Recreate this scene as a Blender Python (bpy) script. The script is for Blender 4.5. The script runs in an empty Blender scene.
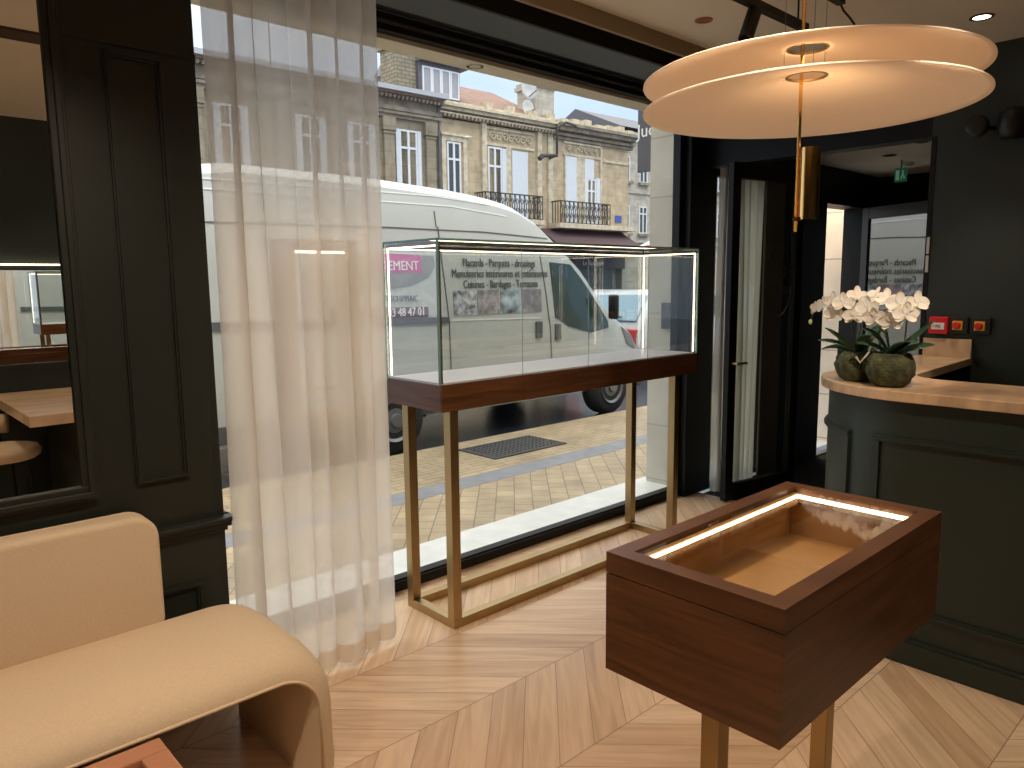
import bpy, bmesh, math, random
from mathutils import Vector, Matrix
random.seed(7)
SC = bpy.context.scene
COL = SC.collection
PI = math.pi

# ------------------------------------------------------------------ camera
F_PX = 748.2; YAW = 0.82168739; PITCH = 0.13520619; ROLL = -0.01066806; EYE = 1.5
fw = Vector((math.cos(YAW)*math.cos(PITCH), math.sin(YAW)*math.cos(PITCH), -math.sin(PITCH)))
rt = fw.cross(Vector((0, 0, 1))).normalized(); up = rt.cross(fw)
r2 = math.cos(ROLL)*rt + math.sin(ROLL)*up; u2 = -math.sin(ROLL)*rt + math.cos(ROLL)*up
cam_d = bpy.data.cameras.new('camera'); cam_d.sensor_width = 36; cam_d.lens = F_PX/1024*36
cam_d.clip_start = 0.02; cam_d.clip_end = 300
cam = bpy.data.objects.new('camera', cam_d); COL.objects.link(cam)
cam.matrix_world = Matrix(((r2.x, u2.x, -fw.x, 0), (r2.y, u2.y, -fw.y, 0), (r2.z, u2.z, -fw.z, EYE), (0, 0, 0, 1)))
SC.camera = cam
# ------------------------------------------------------------------ exposure and sky
SC.view_settings.view_transform = 'Standard'; SC.view_settings.look = 'None'
SC.view_settings.gamma = 1; SC.view_settings.use_curve_mapping = False
SC.view_settings.exposure = 0.0
SC.cycles.max_bounces = 12; SC.cycles.transparent_max_bounces = 32; SC.cycles.use_denoising = True
SC.cycles.sample_clamp_indirect = 4
W = bpy.data.worlds.new('overcast_sky'); SC.world = W; W.use_nodes = True
nt = W.node_tree; nt.nodes.clear()
wo = nt.nodes.new('ShaderNodeOutputWorld'); bg = nt.nodes.new('ShaderNodeBackground')
tc = nt.nodes.new('ShaderNodeTexCoord'); ns = nt.nodes.new('ShaderNodeTexNoise'); cr = nt.nodes.new('ShaderNodeValToRGB')
mp = nt.nodes.new('ShaderNodeMapping'); mp.inputs['Scale'].default_value = (1.2, 1.2, 4)
ns.inputs['Scale'].default_value = 2.2; ns.inputs['Detail'].default_value = 5
cr.color_ramp.elements[0].position = .32; cr.color_ramp.elements[0].color = (.50, .64, .86, 1)
cr.color_ramp.elements[1].position = .66; cr.color_ramp.elements[1].color = (.72, .79, .88, 1)
nt.links.new(tc.outputs['Generated'], mp.inputs[0]); nt.links.new(mp.outputs[0], ns.inputs['Vector'])
zc = nt.nodes.new('ShaderNodeMix'); zc.data_type = 'RGBA'; zc.inputs[7].default_value = (.80, .79, .74, 1)
zf = nt.nodes.new('ShaderNodeMapRange'); zf.inputs[1].default_value = .25; zf.inputs[2].default_value = .6; s2 = nt.nodes.new('ShaderNodeSeparateXYZ')
nt.links.new(tc.outputs['Generated'], s2.inputs[0]); nt.links.new(s2.outputs[2], zf.inputs[0]); nt.links.new(zf.outputs[0], zc.inputs[0])
nt.links.new(ns.outputs[0], cr.inputs[0]); nt.links.new(cr.outputs[0], zc.inputs[6]); nt.links.new(zc.outputs[2], bg.inputs[0]); nt.links.new(bg.outputs[0], wo.inputs[0])
sz = nt.nodes.new('ShaderNodeSeparateXYZ'); zr = nt.nodes.new('ShaderNodeMapRange'); zr.interpolation_type = 'SMOOTHSTEP'
zr.inputs[1].default_value = .22; zr.inputs[2].default_value = .85; zr.inputs[3].default_value = 1.5; zr.inputs[4].default_value = 4.3   # overcast: brightest overhead
nt.links.new(tc.outputs['Generated'], sz.inputs[0]); nt.links.new(sz.outputs[2], zr.inputs[0]); nt.links.new(zr.outputs[0], bg.inputs[1])
SPOT_W = 62.0      # ceiling downlights, watts
WARM = (1.0, .79, .58)

# ------------------------------------------------------------------ materials
def new_mat(name):
    m = bpy.data.materials.new(name); m.use_nodes = True
    return m, m.node_tree, m.node_tree.nodes['Principled BSDF']
def N(nt, t, **kw):
    n = nt.nodes.new(t)
    for k, v in kw.items():
        if k in n.inputs: n.inputs[k].default_value = v
        else: setattr(n, k, v)
    return n
def coords(nt, scale=(1, 1, 1), rot=(0, 0, 0), kind='Object'):
    c = nt.nodes.new('ShaderNodeTexCoord'); m = nt.nodes.new('ShaderNodeMapping')
    m.inputs['Scale'].default_value = scale; m.inputs['Rotation'].default_value = rot
    nt.links.new(c.outputs[kind], m.inputs[0]); return m.outputs[0]
def ramp(nt, fac, stops):
    r = nt.nodes.new('ShaderNodeValToRGB'); e = r.color_ramp.elements
    while len(e) < len(stops): e.new(.5)
    for i, (p, c) in enumerate(stops): e[i].position = p; e[i].color = (*c, 1)
    nt.links.new(fac, r.inputs[0]); return r.outputs[0]
def plain(name, col, rough=.5, metal=0, noise=0, scale=8, bump=0, bscale=60, stretch=(1, 1, 1), coat=0, spec=.5):
    m, t, b = new_mat(name)
    b.inputs['Roughness'].default_value = rough; b.inputs['Metallic'].default_value = metal
    b.inputs['Specular IOR Level'].default_value = spec
    if coat: b.inputs['Coat Weight'].default_value = coat
    v = coords(t, stretch)
    n = N(t, 'ShaderNodeTexNoise', Scale=scale, Detail=5); t.links.new(v, n.inputs['Vector'])
    k = max(noise, .03)
    c = ramp(t, n.outputs[0], [(.3, [max(.001, x*(1-k)) for x in col]), (.7, [min(1, x*(1+k)) for x in col])])
    t.links.new(c, b.inputs['Base Color'])
    if bump:
        n2 = N(t, 'ShaderNodeTexNoise', Scale=bscale, Detail=3); t.links.new(v, n2.inputs['Vector'])
        bp = N(t, 'ShaderNodeBump', Strength=bump, Distance=.01); t.links.new(n2.outputs[0], bp.inputs['Height']); t.links.new(bp.outputs[0], b.inputs['Normal'])
    return m
def wood(name, dark, light, axis='x', rough=.4, scale=3, spec=.5):
    m, t, b = new_mat(name)
    st = {'x': (1.2, 1.2, 16), 'y': (16, 1, 16), 'z': (16, 16, 1)}[axis]
    v = coords(t, st)
    n = N(t, 'ShaderNodeTexNoise', Scale=scale, Detail=7, Distortion=1.2); t.links.new(v, n.inputs['Vector'])
    c = ramp(t, n.outputs[0], [(.28, dark), (.5, [(a+c2)/2 for a, c2 in zip(dark, light)]), (.72, light)])
    t.links.new(c, b.inputs['Base Color']); b.inputs['Roughness'].default_value = rough; b.inputs['Specular IOR Level'].default_value = spec
    n3 = N(t, 'ShaderNodeTexNoise', Scale=scale*12, Detail=3); t.links.new(v, n3.inputs['Vector'])
    bp = N(t, 'ShaderNodeBump', Strength=.06, Distance=.003); t.links.new(n3.outputs[0], bp.inputs['Height']); t.links.new(bp.outputs[0], b.inputs['Normal'])
    return m
def glow(name, col, strength):
    m = bpy.data.materials.new(name); m.use_nodes = True; t = m.node_tree; t.nodes.clear()
    o = t.nodes.new('ShaderNodeOutputMaterial'); e = N(t, 'ShaderNodeEmission', Strength=strength); e.inputs[0].default_value = (*col, 1)
    t.links.new(e.outputs[0], o.inputs[0]); return m
def pane(name, tint=(1, 1, 1), refl=.08, rough=0.0, fres=1.45):
    m = bpy.data.materials.new(name); m.use_nodes = True; t = m.node_tree; t.nodes.clear()
    o = t.nodes.new('ShaderNodeOutputMaterial'); tr = t.nodes.new('ShaderNodeBsdfTransparent'); tr.inputs[0].default_value = (*tint, 1)
    g = N(t, 'ShaderNodeBsdfGlossy', Roughness=rough); mx = t.nodes.new('ShaderNodeMixShader')
    f = N(t, 'ShaderNodeFresnel', IOR=fres); gm = t.nodes.new('ShaderNodeNewGeometry'); mr = t.nodes.new('ShaderNodeMapRange')
    mr.inputs[3].default_value = fres; mr.inputs[4].default_value = 1/fres     # both sides of the pane reflect alike
    t.links.new(gm.outputs['Backfacing'], mr.inputs[0]); t.links.new(mr.outputs[0], f.inputs['IOR']); mm = t.nodes.new('ShaderNodeMath'); mm.operation = 'ADD'; mm.use_clamp = True
    mm.inputs[1].default_value = refl
    t.links.new(f.outputs[0], mm.inputs[0]); t.links.new(mm.outputs[0], mx.inputs[0]); t.links.new(tr.outputs[0], mx.inputs[1]); t.links.new(g.outputs[0], mx.inputs[2])
    t.links.new(mx.outputs[0], o.inputs[0]); return m
def sheer(name, col, trans, tl=.5):
    m = bpy.data.materials.new(name); m.use_nodes = True; t = m.node_tree; t.nodes.clear()
    o = t.nodes.new('ShaderNodeOutputMaterial'); tr = t.nodes.new('ShaderNodeBsdfTransparent')
    d = t.nodes.new('ShaderNodeBsdfDiffuse'); l = t.nodes.new('ShaderNodeBsdfTranslucent')
    d.inputs[0].default_value = (*col, 1); l.inputs[0].default_value = (*col, 1)
    m1 = t.nodes.new('ShaderNodeMixShader'); m1.inputs[0].default_value = tl
    m2 = t.nodes.new('ShaderNodeMixShader')
    v = coords(t, (1, 1, 1)); w = N(t, 'ShaderNodeTexNoise', Scale=700, Detail=1); t.links.new(v, w.inputs['Vector'])
    mr = t.nodes.new('ShaderNodeMapRange'); mr.inputs[3].default_value = 1-trans-.12; mr.inputs[4].default_value = 1-trans+.12
    t.links.new(w.outputs[0], mr.inputs[0]); t.links.new(mr.outputs[0], m2.inputs[0])
    t.links.new(d.outputs[0], m1.inputs[1]); t.links.new(l.outputs[0], m1.inputs[2])
    t.links.new(tr.outputs[0], m2.inputs[1]); t.links.new(m1.outputs[0], m2.inputs[2]); t.links.new(m2.outputs[0], o.inputs[0]); return m

def chevron():
    m, t, b = new_mat('oak_chevron_parquet'); L = t.links
    tc = t.nodes.new('ShaderNodeTexCoord'); sp = t.nodes.new('ShaderNodeSeparateXYZ'); L.new(tc.outputs['Object'], sp.inputs[0])
    def M(op, a, b2=None, c=None):
        n = t.nodes.new('ShaderNodeMath'); n.operation = op
        for i, v in enumerate((a, b2, c)):
            if v is None: continue
            if isinstance(v, (int, float)): n.inputs[i].default_value = v
            else: L.new(v, n.inputs[i])
        return n.outputs[0]
    X, Y = sp.outputs[0], sp.outputs[1]
    WD = .46; SPC = .165
    q = M('DIVIDE', M('SUBTRACT', Y, 1.944), WD); col = M('FLOOR', q); fy = M('SUBTRACT', q, col)
    par = M('ABSOLUTE', M('MODULO', col, 2.0))            # 0: region above y=1.944 leans -45, 1: +45
    sgn = M('SUBTRACT', M('MULTIPLY', par, -2.0), -1.0)   # +1 / -1
    par2 = M('MULTIPLY', fy, WD)                          # distance above the lower join
    up_ = M('MULTIPLY', par, WD)
    d = M('SUBTRACT', par2, up_)                          # 0 at the y=1.944-type join for both leanings
    uu = M('ADD', M('SUBTRACT', X, 1.533), M('MULTIPLY', sgn, d))
    k = M('DIVIDE', uu, SPC); ki = M('FLOOR', k); fk = M('SUBTRACT', k, ki)
    cv = t.nodes.new('ShaderNodeCombineXYZ'); L.new(ki, cv.inputs[0]); L.new(col, cv.inputs[1])
    wn = t.nodes.new('ShaderNodeTexWhiteNoise'); wn.noise_dimensions = '3D'; L.new(cv.outputs[0], wn.inputs['Vector'])
    # grain coordinates along / across the plank
    al = M('MULTIPLY', M('SUBTRACT', X, M('MULTIPLY', sgn, Y)), .7071); ac = M('MULTIPLY', M('ADD', X, M('MULTIPLY', sgn, Y)), .7071)
    gv = t.nodes.new('ShaderNodeCombineXYZ'); L.new(M('MULTIPLY', al, 2.2), gv.inputs[0]); L.new(M('MULTIPLY', ac, 26), gv.inputs[1]); L.new(M('MULTIPLY', wn.outputs[0], 40), gv.inputs[2])
    g = N(t, 'ShaderNodeTexNoise', Scale=1.0, Detail=6, Distortion=.9); L.new(gv.outputs[0], g.inputs['Vector'])
    base = ramp(t, wn.outputs[0], [(0, (.53, .355, .22)), (.5, (.63, .45, .295)), (1, (.71, .53, .37))])
    gr = ramp(t, g.outputs[0], [(.3, (.80, .77, .74)), (.62, (1.05, 1.05, 1.04))])
    mx = t.nodes.new('ShaderNodeMix'); mx.data_type = 'RGBA'; mx.blend_type = 'MULTIPLY'; mx.inputs[0].default_value = 1
    L.new(base, mx.inputs[6]); L.new(gr, mx.inputs[7])
    # joints
    j1 = M('LESS_THAN', M('MINIMUM', fk, M('SUBTRACT', 1.0, fk)), .012)
    j2 = M('LESS_THAN', M('MINIMUM', fy, M('SUBTRACT', 1.0, fy)), .0045)
    j = M('MAXIMUM', j1, j2)
    mx2 = t.nodes.new('ShaderNodeMix'); mx2.data_type = 'RGBA'; L.new(M('MULTIPLY', j, .65), mx2.inputs[0]); L.new(mx.outputs[2], mx2.inputs[6]); mx2.inputs[7].default_value = (.16, .08, .04, 1)
    L.new(mx2.outputs[2], b.inputs['Base Color'])
    b.inputs['Roughness'].default_value = .33; b.inputs['Specular IOR Level'].default_value = .35
    bp = N(t, 'ShaderNodeBump', Strength=.12, Distance=.002); L.new(g.outputs[0], bp.inputs['Height']); L.new(bp.outputs[0], b.inputs['Normal'])
    return m
def bricks(name, c1, c2, mortar, bw, bh, rotz=0, msize=.006, rough=.7, vert=False, off=.5, noise=.5, spec=.5, loc=0):
    m, t, b = new_mat(name)
    c = t.nodes.new('ShaderNodeTexCoord'); mp = t.nodes.new('ShaderNodeMapping')
    if vert:   # facade: x along, z up -> use (x+y, z)
        s = t.nodes.new('ShaderNodeSeparateXYZ'); t.links.new(c.outputs['Object'], s.inputs[0])
        ad = t.nodes.new('ShaderNodeMath'); ad.operation = 'ADD'; t.links.new(s.outputs[0], ad.inputs[0]); t.links.new(s.outputs[1], ad.inputs[1])
        cb = t.nodes.new('ShaderNodeCombineXYZ'); t.links.new(ad.outputs[0], cb.inputs[0]); t.links.new(s.outputs[2], cb.inputs[1]); t.links.new(cb.outputs[0], mp.inputs[0])
    else: t.links.new(c.outputs['Object'], mp.inputs[0])
    mp.inputs['Rotation'].default_value = (0, 0, rotz); mp.inputs['Location'].default_value = (loc, 0, 0)
    bt = N(t, 'ShaderNodeTexBrick', Scale=1.0); bt.offset = off
    bt.inputs['Color1'].default_value = (*c1, 1); bt.inputs['Color2'].default_value = (*c2, 1); bt.inputs['Mortar'].default_value = (*mortar, 1)
    bt.inputs['Mortar Size'].default_value = msize; bt.inputs['Brick Width'].default_value = bw; bt.inputs['Row Height'].default_value = bh
    t.links.new(mp.outputs[0], bt.inputs['Vector'])
    n = N(t, 'ShaderNodeTexNoise', Scale=3, Detail=8); t.links.new(c.outputs['Object'], n.inputs['Vector'])
    r = ramp(t, n.outputs[0], [(.3, (1-noise*.6,)*3), (.7, (1+noise*.15,)*3)])
    mx = t.nodes.new('ShaderNodeMix'); mx.data_type = 'RGBA'; mx.blend_type = 'MULTIPLY'; mx.inputs[0].default_value = 1
    t.links.new(bt.outputs[0], mx.inputs[6]); t.links.new(r, mx.inputs[7]); t.links.new(mx.outputs[2], b.inputs['Base Color'])
    b.inputs['Roughness'].default_value = rough; b.inputs['Specular IOR Level'].default_value = spec
    return m

M_floor = chevron()
M_green = plain('dark_green_black_paint', (.017, .021, .017), .42, noise=.08, scale=2)
M_wallR = plain('dark_green_wall_paint', (.019, .028, .023), .5, noise=.06, scale=2)
M_counter = plain('deep_green_counter_paint', (.015, .027, .021), .38, noise=.06, scale=3)
M_ceil = plain('warm_beige_ceiling_paint', (.72, .685, .61), .8, noise=.04, scale=1.5)
M_black = plain('black_powder_coat', (.006, .006, .006), .5, spec=.3)
M_blackmat = plain('matt_black', (.006, .006, .006), .8)
M_slate = plain('slate_grey_blind_box', (.045, .055, .055), .5)
M_walnut = wood('walnut_veneer', (.064, .025, .010), (.150, .062, .026), 'x', .36, 2.0)
M_walnutY = wood('walnut_veneer_across', (.050, .017, .007), (.135, .055, .024), 'y', .33)
M_oakin = wood('light_oak_lining', (.36, .18, .06), (.52, .29, .11), 'x', .45)
M_brass = plain('brushed_brass', (.42, .30, .15), .38, 1.0, noise=.08, scale=5, stretch=(1, 1, .1), spec=.5)
M_gold = plain('polished_gold_brass', (.83, .52, .17), .18, 1.0, noise=.05, scale=30)
M_white = plain('white_base_board', (.62, .60, .63), .4)
M_cream = plain('cream_boucle_fabric', (.68, .54, .385), .95, noise=.05, scale=160, bump=.22, bscale=600, spec=.1)
M_creamd = plain('cream_flat_fabric', (.60, .52, .42), .9, noise=.05, scale=40, bump=.2, bscale=400, spec=.1)
M_marble = plain('beige_travertine', (.62, .43, .27), .28, noise=.24, scale=6, stretch=(1, 2.4, 1))
M_caramel = plain('terracotta_lacquer', (.46, .21, .12), .35, noise=.05)
M_glass = pane('clear_glass', (.98, .99, .985), .025)
M_wglass = pane('window_glass', (.985, .99, .985), .0)
M_leafglass = pane('door_glass', (.86, .86, .82), .03)
M_solar = pane('reflective_dark_glass', (.30, .30, .32), .37)
M_gedge = plain('green_glass_edge', (.14, .30, .29), .15)
M_led = glow('led_warm_white', (1.0, .80, .56), 6.0)
M_led2 = glow('led_warm_strong', (1.0, .78, .50), 11.0)
M_spotlens = glow('downlight_lens', (1.0, .90, .75), 8.0)
M_copper = plain('copper_reflector', (.55, .22, .12), .35, .6)
M_curtain = sheer('sheer_linen', (.92, .88, .82), .225, .58)
M_hem = sheer('linen_hem', (.80, .68, .54), .08, .40)
M_curtain2 = sheer('pale_linen', (.82, .82, .74), .12, .6)
M_mirror = plain('silvered_mirror', (.90, .91, .89), .0, 1.0, noise=.0); M_mirror.node_tree.nodes['Principled BSDF'].inputs['Roughness'].default_value = .005
M_disc = None
M_stoneY = bricks('cream_limestone_blocks', (.58, .46, .31), (.53, .42, .28), (.46, .37, .25), .95, .36, msize=.012, vert=True, rough=.85)
M_stoneD = bricks('weathered_limestone_blocks', (.34, .285, .205), (.30, .255, .185), (.24, .20, .15), .9, .38, msize=.012, vert=True, rough=.9)
M_stoneL = bricks('pale_limestone', (.55, .50, .42), (.50, .46, .39), (.40, .37, .31), .9, .4, msize=.012, vert=True, rough=.85)
M_pier = bricks('pale_pier_limestone', (.56, .53, .45), (.52, .49, .42), (.42, .39, .32), 1.2, .42, msize=.006, vert=True, rough=.8, noise=.35)
M_trimst = plain('carved_limestone', (.58, .50, .37), .85, noise=.25, scale=6, bump=.4, bscale=20)
M_trimD = plain('dark_weathered_stone', (.27, .23, .18), .9, noise=.35, scale=4, bump=.5, bscale=15)
M_shut = plain('white_shutter_paint', (.66, .70, .76), .6)
M_wframe = plain('white_window_paint', (.74, .76, .80), .5)
M_wpane = plain('far_window_pane', (.06, .075, .08), .08)
M_wcurt = plain('greyish_far_curtain', (.36, .36, .40), .6)
M_tiles = bricks('red_roof_tiles', (.30, .17, .13), (.34, .21, .17), (.18, .10, .08), .22, .3, msize=.02, rough=.8)
M_slatez = plain('grey_zinc_roof', (.11, .105, .125), .5, noise=.1)
M_iron = plain('wrought_iron', (.03, .03, .032), .5)
M_vanw = plain('white_van_paint', (.50, .52, .51), .3, coat=.25, noise=.03, scale=2)
M_vangrey = plain('grey_van_trim', (.09, .10, .11), .5)
M_vanglass = plain('dark_van_glass', (.025, .055, .06), .05)
M_tyre = plain('tyre_rubber', (.014, .014, .015), .8)
M_rim = plain('grey_wheel_metal', (.17, .18, .19), .35, .5)
M_purple = plain('magenta_vinyl', (.55, .07, .30), .4)
M_maroon = plain('maroon_vinyl', (.13, .03, .06), .4)
M_vgrey = plain('grey_vinyl', (.22, .22, .22), .5, noise=.2, scale=8)
M_ink = plain('dark_grey_lettering', (.09, .10, .10), .6)
M_inkw = plain('white_lettering', (.85, .85, .85), .6)
M_photo1 = plain('printed_photo_street', (.20, .21, .24), .4, noise=2.2, scale=14)
M_photo2 = plain('printed_photo_wardrobe', (.30, .27, .29), .4, noise=.5, scale=10)
M_photo3 = plain('printed_photo_kitchen', (.32, .40, .46), .4, noise=.9, scale=7)
M_photo4 = plain('printed_photo_room', (.26, .25, .28), .4, noise=.7, scale=7)
M_asph = plain('wet_asphalt', (.022, .028, .042), .18, noise=.5, scale=1.2, bump=.25, bscale=30)
M_pave = bricks('yellow_paving_bricks', (.46, .36, .225), (.36, .285, .19), (.17, .14, .105), .14, .065*2, rotz=math.radians(-47), msize=.004, rough=.55, noise=.5, off=.5)
M_pave2 = bricks('yellow_street_bricks', (.44, .34, .21), (.38, .30, .19), (.24, .19, .13), .22, .075, msize=.008, rough=.5, noise=.5)
M_band = plain('blue_grey_paving_band', (.20, .21, .24), .55, noise=.15)
M_sill = plain('white_stone_threshold', (.66, .67, .66), .45, noise=.08)
M_grate = plain('cast_iron_grate', (.05, .05, .055), .6)
M_awn = plain('dark_awning_canvas', (.085, .05, .055), .8, noise=.15)
M_moss = plain('mossy_green_ceramic', (.060, .068, .028), .85, noise=.7, scale=35, bump=1.0, bscale=90)
M_leaf = plain('dark_glossy_leaf', (.045, .11, .05), .3, noise=.3, scale=14)
M_stem = plain('green_brown_stem', (.10, .11, .04), .5)
M_lip = plain('yellow_orchid_lip', (.75, .62, .22), .6)
M_bud = plain('green_bud', (.45, .55, .20), .5)
M_roots = plain('grey_aerial_root', (.45, .45, .38), .6)
M_red = plain('red_plastic', (.62, .02, .025), .35)
M_yel = plain('yellow_plate', (.85, .46, .03), .4)
M_blk = plain('black_plastic', (.012, .012, .012), .4)
M_exit = glow('exit_green', (.03, .16, .07), .22)
M_exitw = glow('exit_pictogram', (.5, .9, .6), .13)
M_mat = plain('dark_entrance_mat', (.012, .012, .012), .95, noise=.3, scale=30)
M_sign = plain('dark_grey_sign_panel', (.085, .08, .09), .5)
M_carred = plain('red_tail_lamp', (.55, .03, .03), .3)
M_carw = plain('pale_grey_car_paint', (.42, .44, .48), .25, coat=.5)
M_carg = plain('blue_car_glass', (.20, .32, .42), .08)
M_photo3b = plain('brown_oval_board', (.10, .08, .06), .6)
M_blue = plain('blue_street_plaque', (.05, .09, .35), .5)
def petal_mat():
    m, t, b = new_mat('white_orchid_petal'); b.inputs['Base Color'].default_value = (.93, .91, .85, 1); b.inputs['Roughness'].default_value = .55
    b.inputs['Subsurface Weight'].default_value = .25; b.inputs['Subsurface Radius'].default_value = (.02, .015, .01); return m
M_petal = petal_mat()
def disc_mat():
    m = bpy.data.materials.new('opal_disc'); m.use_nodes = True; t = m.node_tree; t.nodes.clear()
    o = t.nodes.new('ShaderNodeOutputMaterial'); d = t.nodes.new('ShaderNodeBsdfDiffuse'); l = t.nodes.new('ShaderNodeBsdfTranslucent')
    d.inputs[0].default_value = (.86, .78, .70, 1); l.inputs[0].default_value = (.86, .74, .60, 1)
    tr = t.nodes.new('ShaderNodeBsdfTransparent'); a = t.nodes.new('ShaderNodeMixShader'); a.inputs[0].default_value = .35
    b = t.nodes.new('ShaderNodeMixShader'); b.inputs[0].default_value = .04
    t.links.new(d.outputs[0], a.inputs[1]); t.links.new(l.outputs[0], a.inputs[2]); t.links.new(a.outputs[0], b.inputs[1]); t.links.new(tr.outputs[0], b.inputs[2]); em = N(t, 'ShaderNodeEmission', Strength=1.0); em.inputs[0].default_value = (.10, .060, .032, 1); ad = t.nodes.new('ShaderNodeAddShader')  # even warm emission added so the discs look lit all over
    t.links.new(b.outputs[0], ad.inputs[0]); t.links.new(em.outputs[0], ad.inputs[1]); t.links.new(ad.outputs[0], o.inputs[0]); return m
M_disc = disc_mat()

# ------------------------------------------------------------------ mesh helpers
def nb(): return bmesh.new()
def box(bm, x0, y0, z0, x1, y1, z1, rz=0, piv=None):
    vs = [Vector((x, y, z)) for x in (x0, x1) for y in (y0, y1) for z in (z0, z1)]
    if rz:
        p = Vector(piv) if piv else Vector(((x0+x1)/2, (y0+y1)/2, 0)); R = Matrix.Rotation(rz, 3, 'Z')
        vs = [R @ (v-Vector((p.x, p.y, 0))) + Vector((p.x, p.y, 0)) for v in vs]
    v = [bm.verts.new(c) for c in vs]
    for f in ((0, 1, 3, 2), (4, 6, 7, 5), (0, 4, 5, 1), (2, 3, 7, 6), (0, 2, 6, 4), (1, 5, 7, 3)): bm.faces.new([v[i] for i in f])
    return bm
def bx(*a, **k): return box(nb(), *a, **k)
def prism(bm, pts, a0, a1, axis='z'):
    def mk(p, a): return {'z': (p[0], p[1], a), 'y': (p[0], a, p[1]), 'x': (a, p[0], p[1])}[axis]
    lo = [bm.verts.new(mk(p, a0)) for p in pts]; hi = [bm.verts.new(mk(p, a1)) for p in pts]; n = len(pts)
    bm.faces.new(lo[::-1]); bm.faces.new(hi)
    for i in range(n): bm.faces.new((lo[i], lo[(i+1) % n], hi[(i+1) % n], hi[i]))
    return bm
def tube(bm, pts, r, seg=8, r1=None):
    pts = [Vector(p) for p in pts]; n = len(pts); rings = []
    d0 = (pts[1]-pts[0]).normalized(); ref = Vector((0, 0, 1)) if abs(d0.z) < .9 else Vector((1, 0, 0)); a = d0.cross(ref).normalized()
    for i, p in enumerate(pts):
        d = (pts[min(i+1, n-1)]-pts[max(i-1, 0)]).normalized(); a = (a - d*a.dot(d)).normalized(); b = d.cross(a)
        rr = r if r1 is None else r+(r1-r)*i/(n-1)
        rings.append([bm.verts.new(p+rr*(math.cos(2*PI*k/seg)*a+math.sin(2*PI*k/seg)*b)) for k in range(seg)])
    for i in range(n-1):
        for k in range(seg): bm.faces.new((rings[i][k], rings[i][(k+1) % seg], rings[i+1][(k+1) % seg], rings[i+1][k]))
    bm.faces.new(rings[0][::-1]); bm.faces.new(rings[-1]); return bm
def lathe(bm, prof, c=(0, 0, 0), seg=32, axis='z', cap=True):
    rings = []
    for r, h in prof:
        ring = []
        for k in range(seg):
            a = 2*PI*k/seg; u, v = r*math.cos(a), r*math.sin(a)
            p = {'z': (u, v, h), 'y': (u, h, v), 'x': (h, u, v)}[axis]
            ring.append(bm.verts.new((c[0]+p[0], c[1]+p[1], c[2]+p[2])))
        rings.append(ring)
    for i in range(len(prof)-1):
        for k in range(seg): bm.faces.new((rings[i][k], rings[i][(k+1) % seg], rings[i+1][(k+1) % seg], rings[i+1][k]))
    if cap:
        if prof[0][0] > 1e-5: bm.faces.new(rings[0][::-1])
        if prof[-1][0] > 1e-5: bm.faces.new(rings[-1])
    bmesh.ops.remove_doubles(bm, verts=bm.verts[:], dist=1e-6)
    return bm
def ribbon(bm, path, d0, d1, z0, z1):
    """solid strip along a 2-D path between two sideways offsets"""
    n = len(path); out = []
    for i, p in enumerate(path):
        a = Vector(path[max(i-1, 0)]); b = Vector(path[min(i+1, n-1)]); t = (b-a).normalized(); nr = Vector((-t.y, t.x))
        p = Vector(p); q0 = p+nr*d0; q1 = p+nr*d1
        out.append([bm.verts.new((q0.x, q0.y, z0)), bm.verts.new((q1.x, q1.y, z0)), bm.verts.new((q1.x, q1.y, z1)), bm.verts.new((q0.x, q0.y, z1))])
    for i in range(n-1):
        for k in range(4): bm.faces.new((out[i][k], out[i][(k+1) % 4], out[i+1][(k+1) % 4], out[i+1][k]))
    bm.faces.new(out[0][::-1]); bm.faces.new(out[-1]); return bm
def frame_y(bm, x0, z0, x1, z1, w, y0, y1):      # rectangular frame in a y = const plane
    box(bm, x0, y0, z0, x1, y1, z0+w); box(bm, x0, y0, z1-w, x1, y1, z1)
    box(bm, x0, y0, z0+w, x0+w, y1, z1-w); box(bm, x1-w, y0, z0+w, x1, y1, z1-w); return bm
WL = {}
def obj(name, bm, mat, parent=None, bevel=0, seg=2, smooth=False, label=None, local=False, kind=None, cat=None, group=None, auto=None):
    bmesh.ops.recalc_face_normals(bm, faces=bm.faces[:])
    off = Vector((0, 0, 0))
    if parent is not None and not local: off = WL.get(parent.name, Vector((0, 0, 0)))
    top = parent is None
    if top and not local:
        xs = [v.co for v in bm.verts]
        off = Vector(((min(v.x for v in xs)+max(v.x for v in xs))/2, (min(v.y for v in xs)+max(v.y for v in xs))/2, min(v.z for v in xs)))
        if kind == 'structure': off = Vector((0, 0, 0))
    for v in bm.verts: v.co -= off
    me = bpy.data.meshes.new(name); bm.to_mesh(me); bm.free()
    if smooth:
        for p in me.polygons: p.use_smooth = True
    o = bpy.data.objects.new(name, me); COL.objects.link(o); me.materials.append(mat)
    if top: o.location = off
    else: o.parent = parent; WL[o.name] = off
    if bevel:
        b = o.modifiers.new('bevel', 'BEVEL'); b.width = bevel; b.segments = seg; b.limit_method = 'ANGLE'; b.angle_limit = math.radians(auto or 35)
        if seg > 2:
            for p in me.polygons: p.use_smooth = True
    if label: o['label'] = label
    if kind: o['kind'] = kind
    if cat: o['category'] = cat
    if group: o['group'] = group
    return o
def thing(name, label, cat, loc=(0, 0, 0), rz=0, group=None, kind=None):
    o = bpy.data.objects.new(name, None); COL.objects.link(o); o.location = loc; o.rotation_euler = (0, 0, rz); o.empty_display_size = .1
    if kind: o['kind'] = kind
    else: o['label'] = label; o['category'] = cat
    if group: o['group'] = group
    WL[o.name] = Vector(loc); return o
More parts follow.
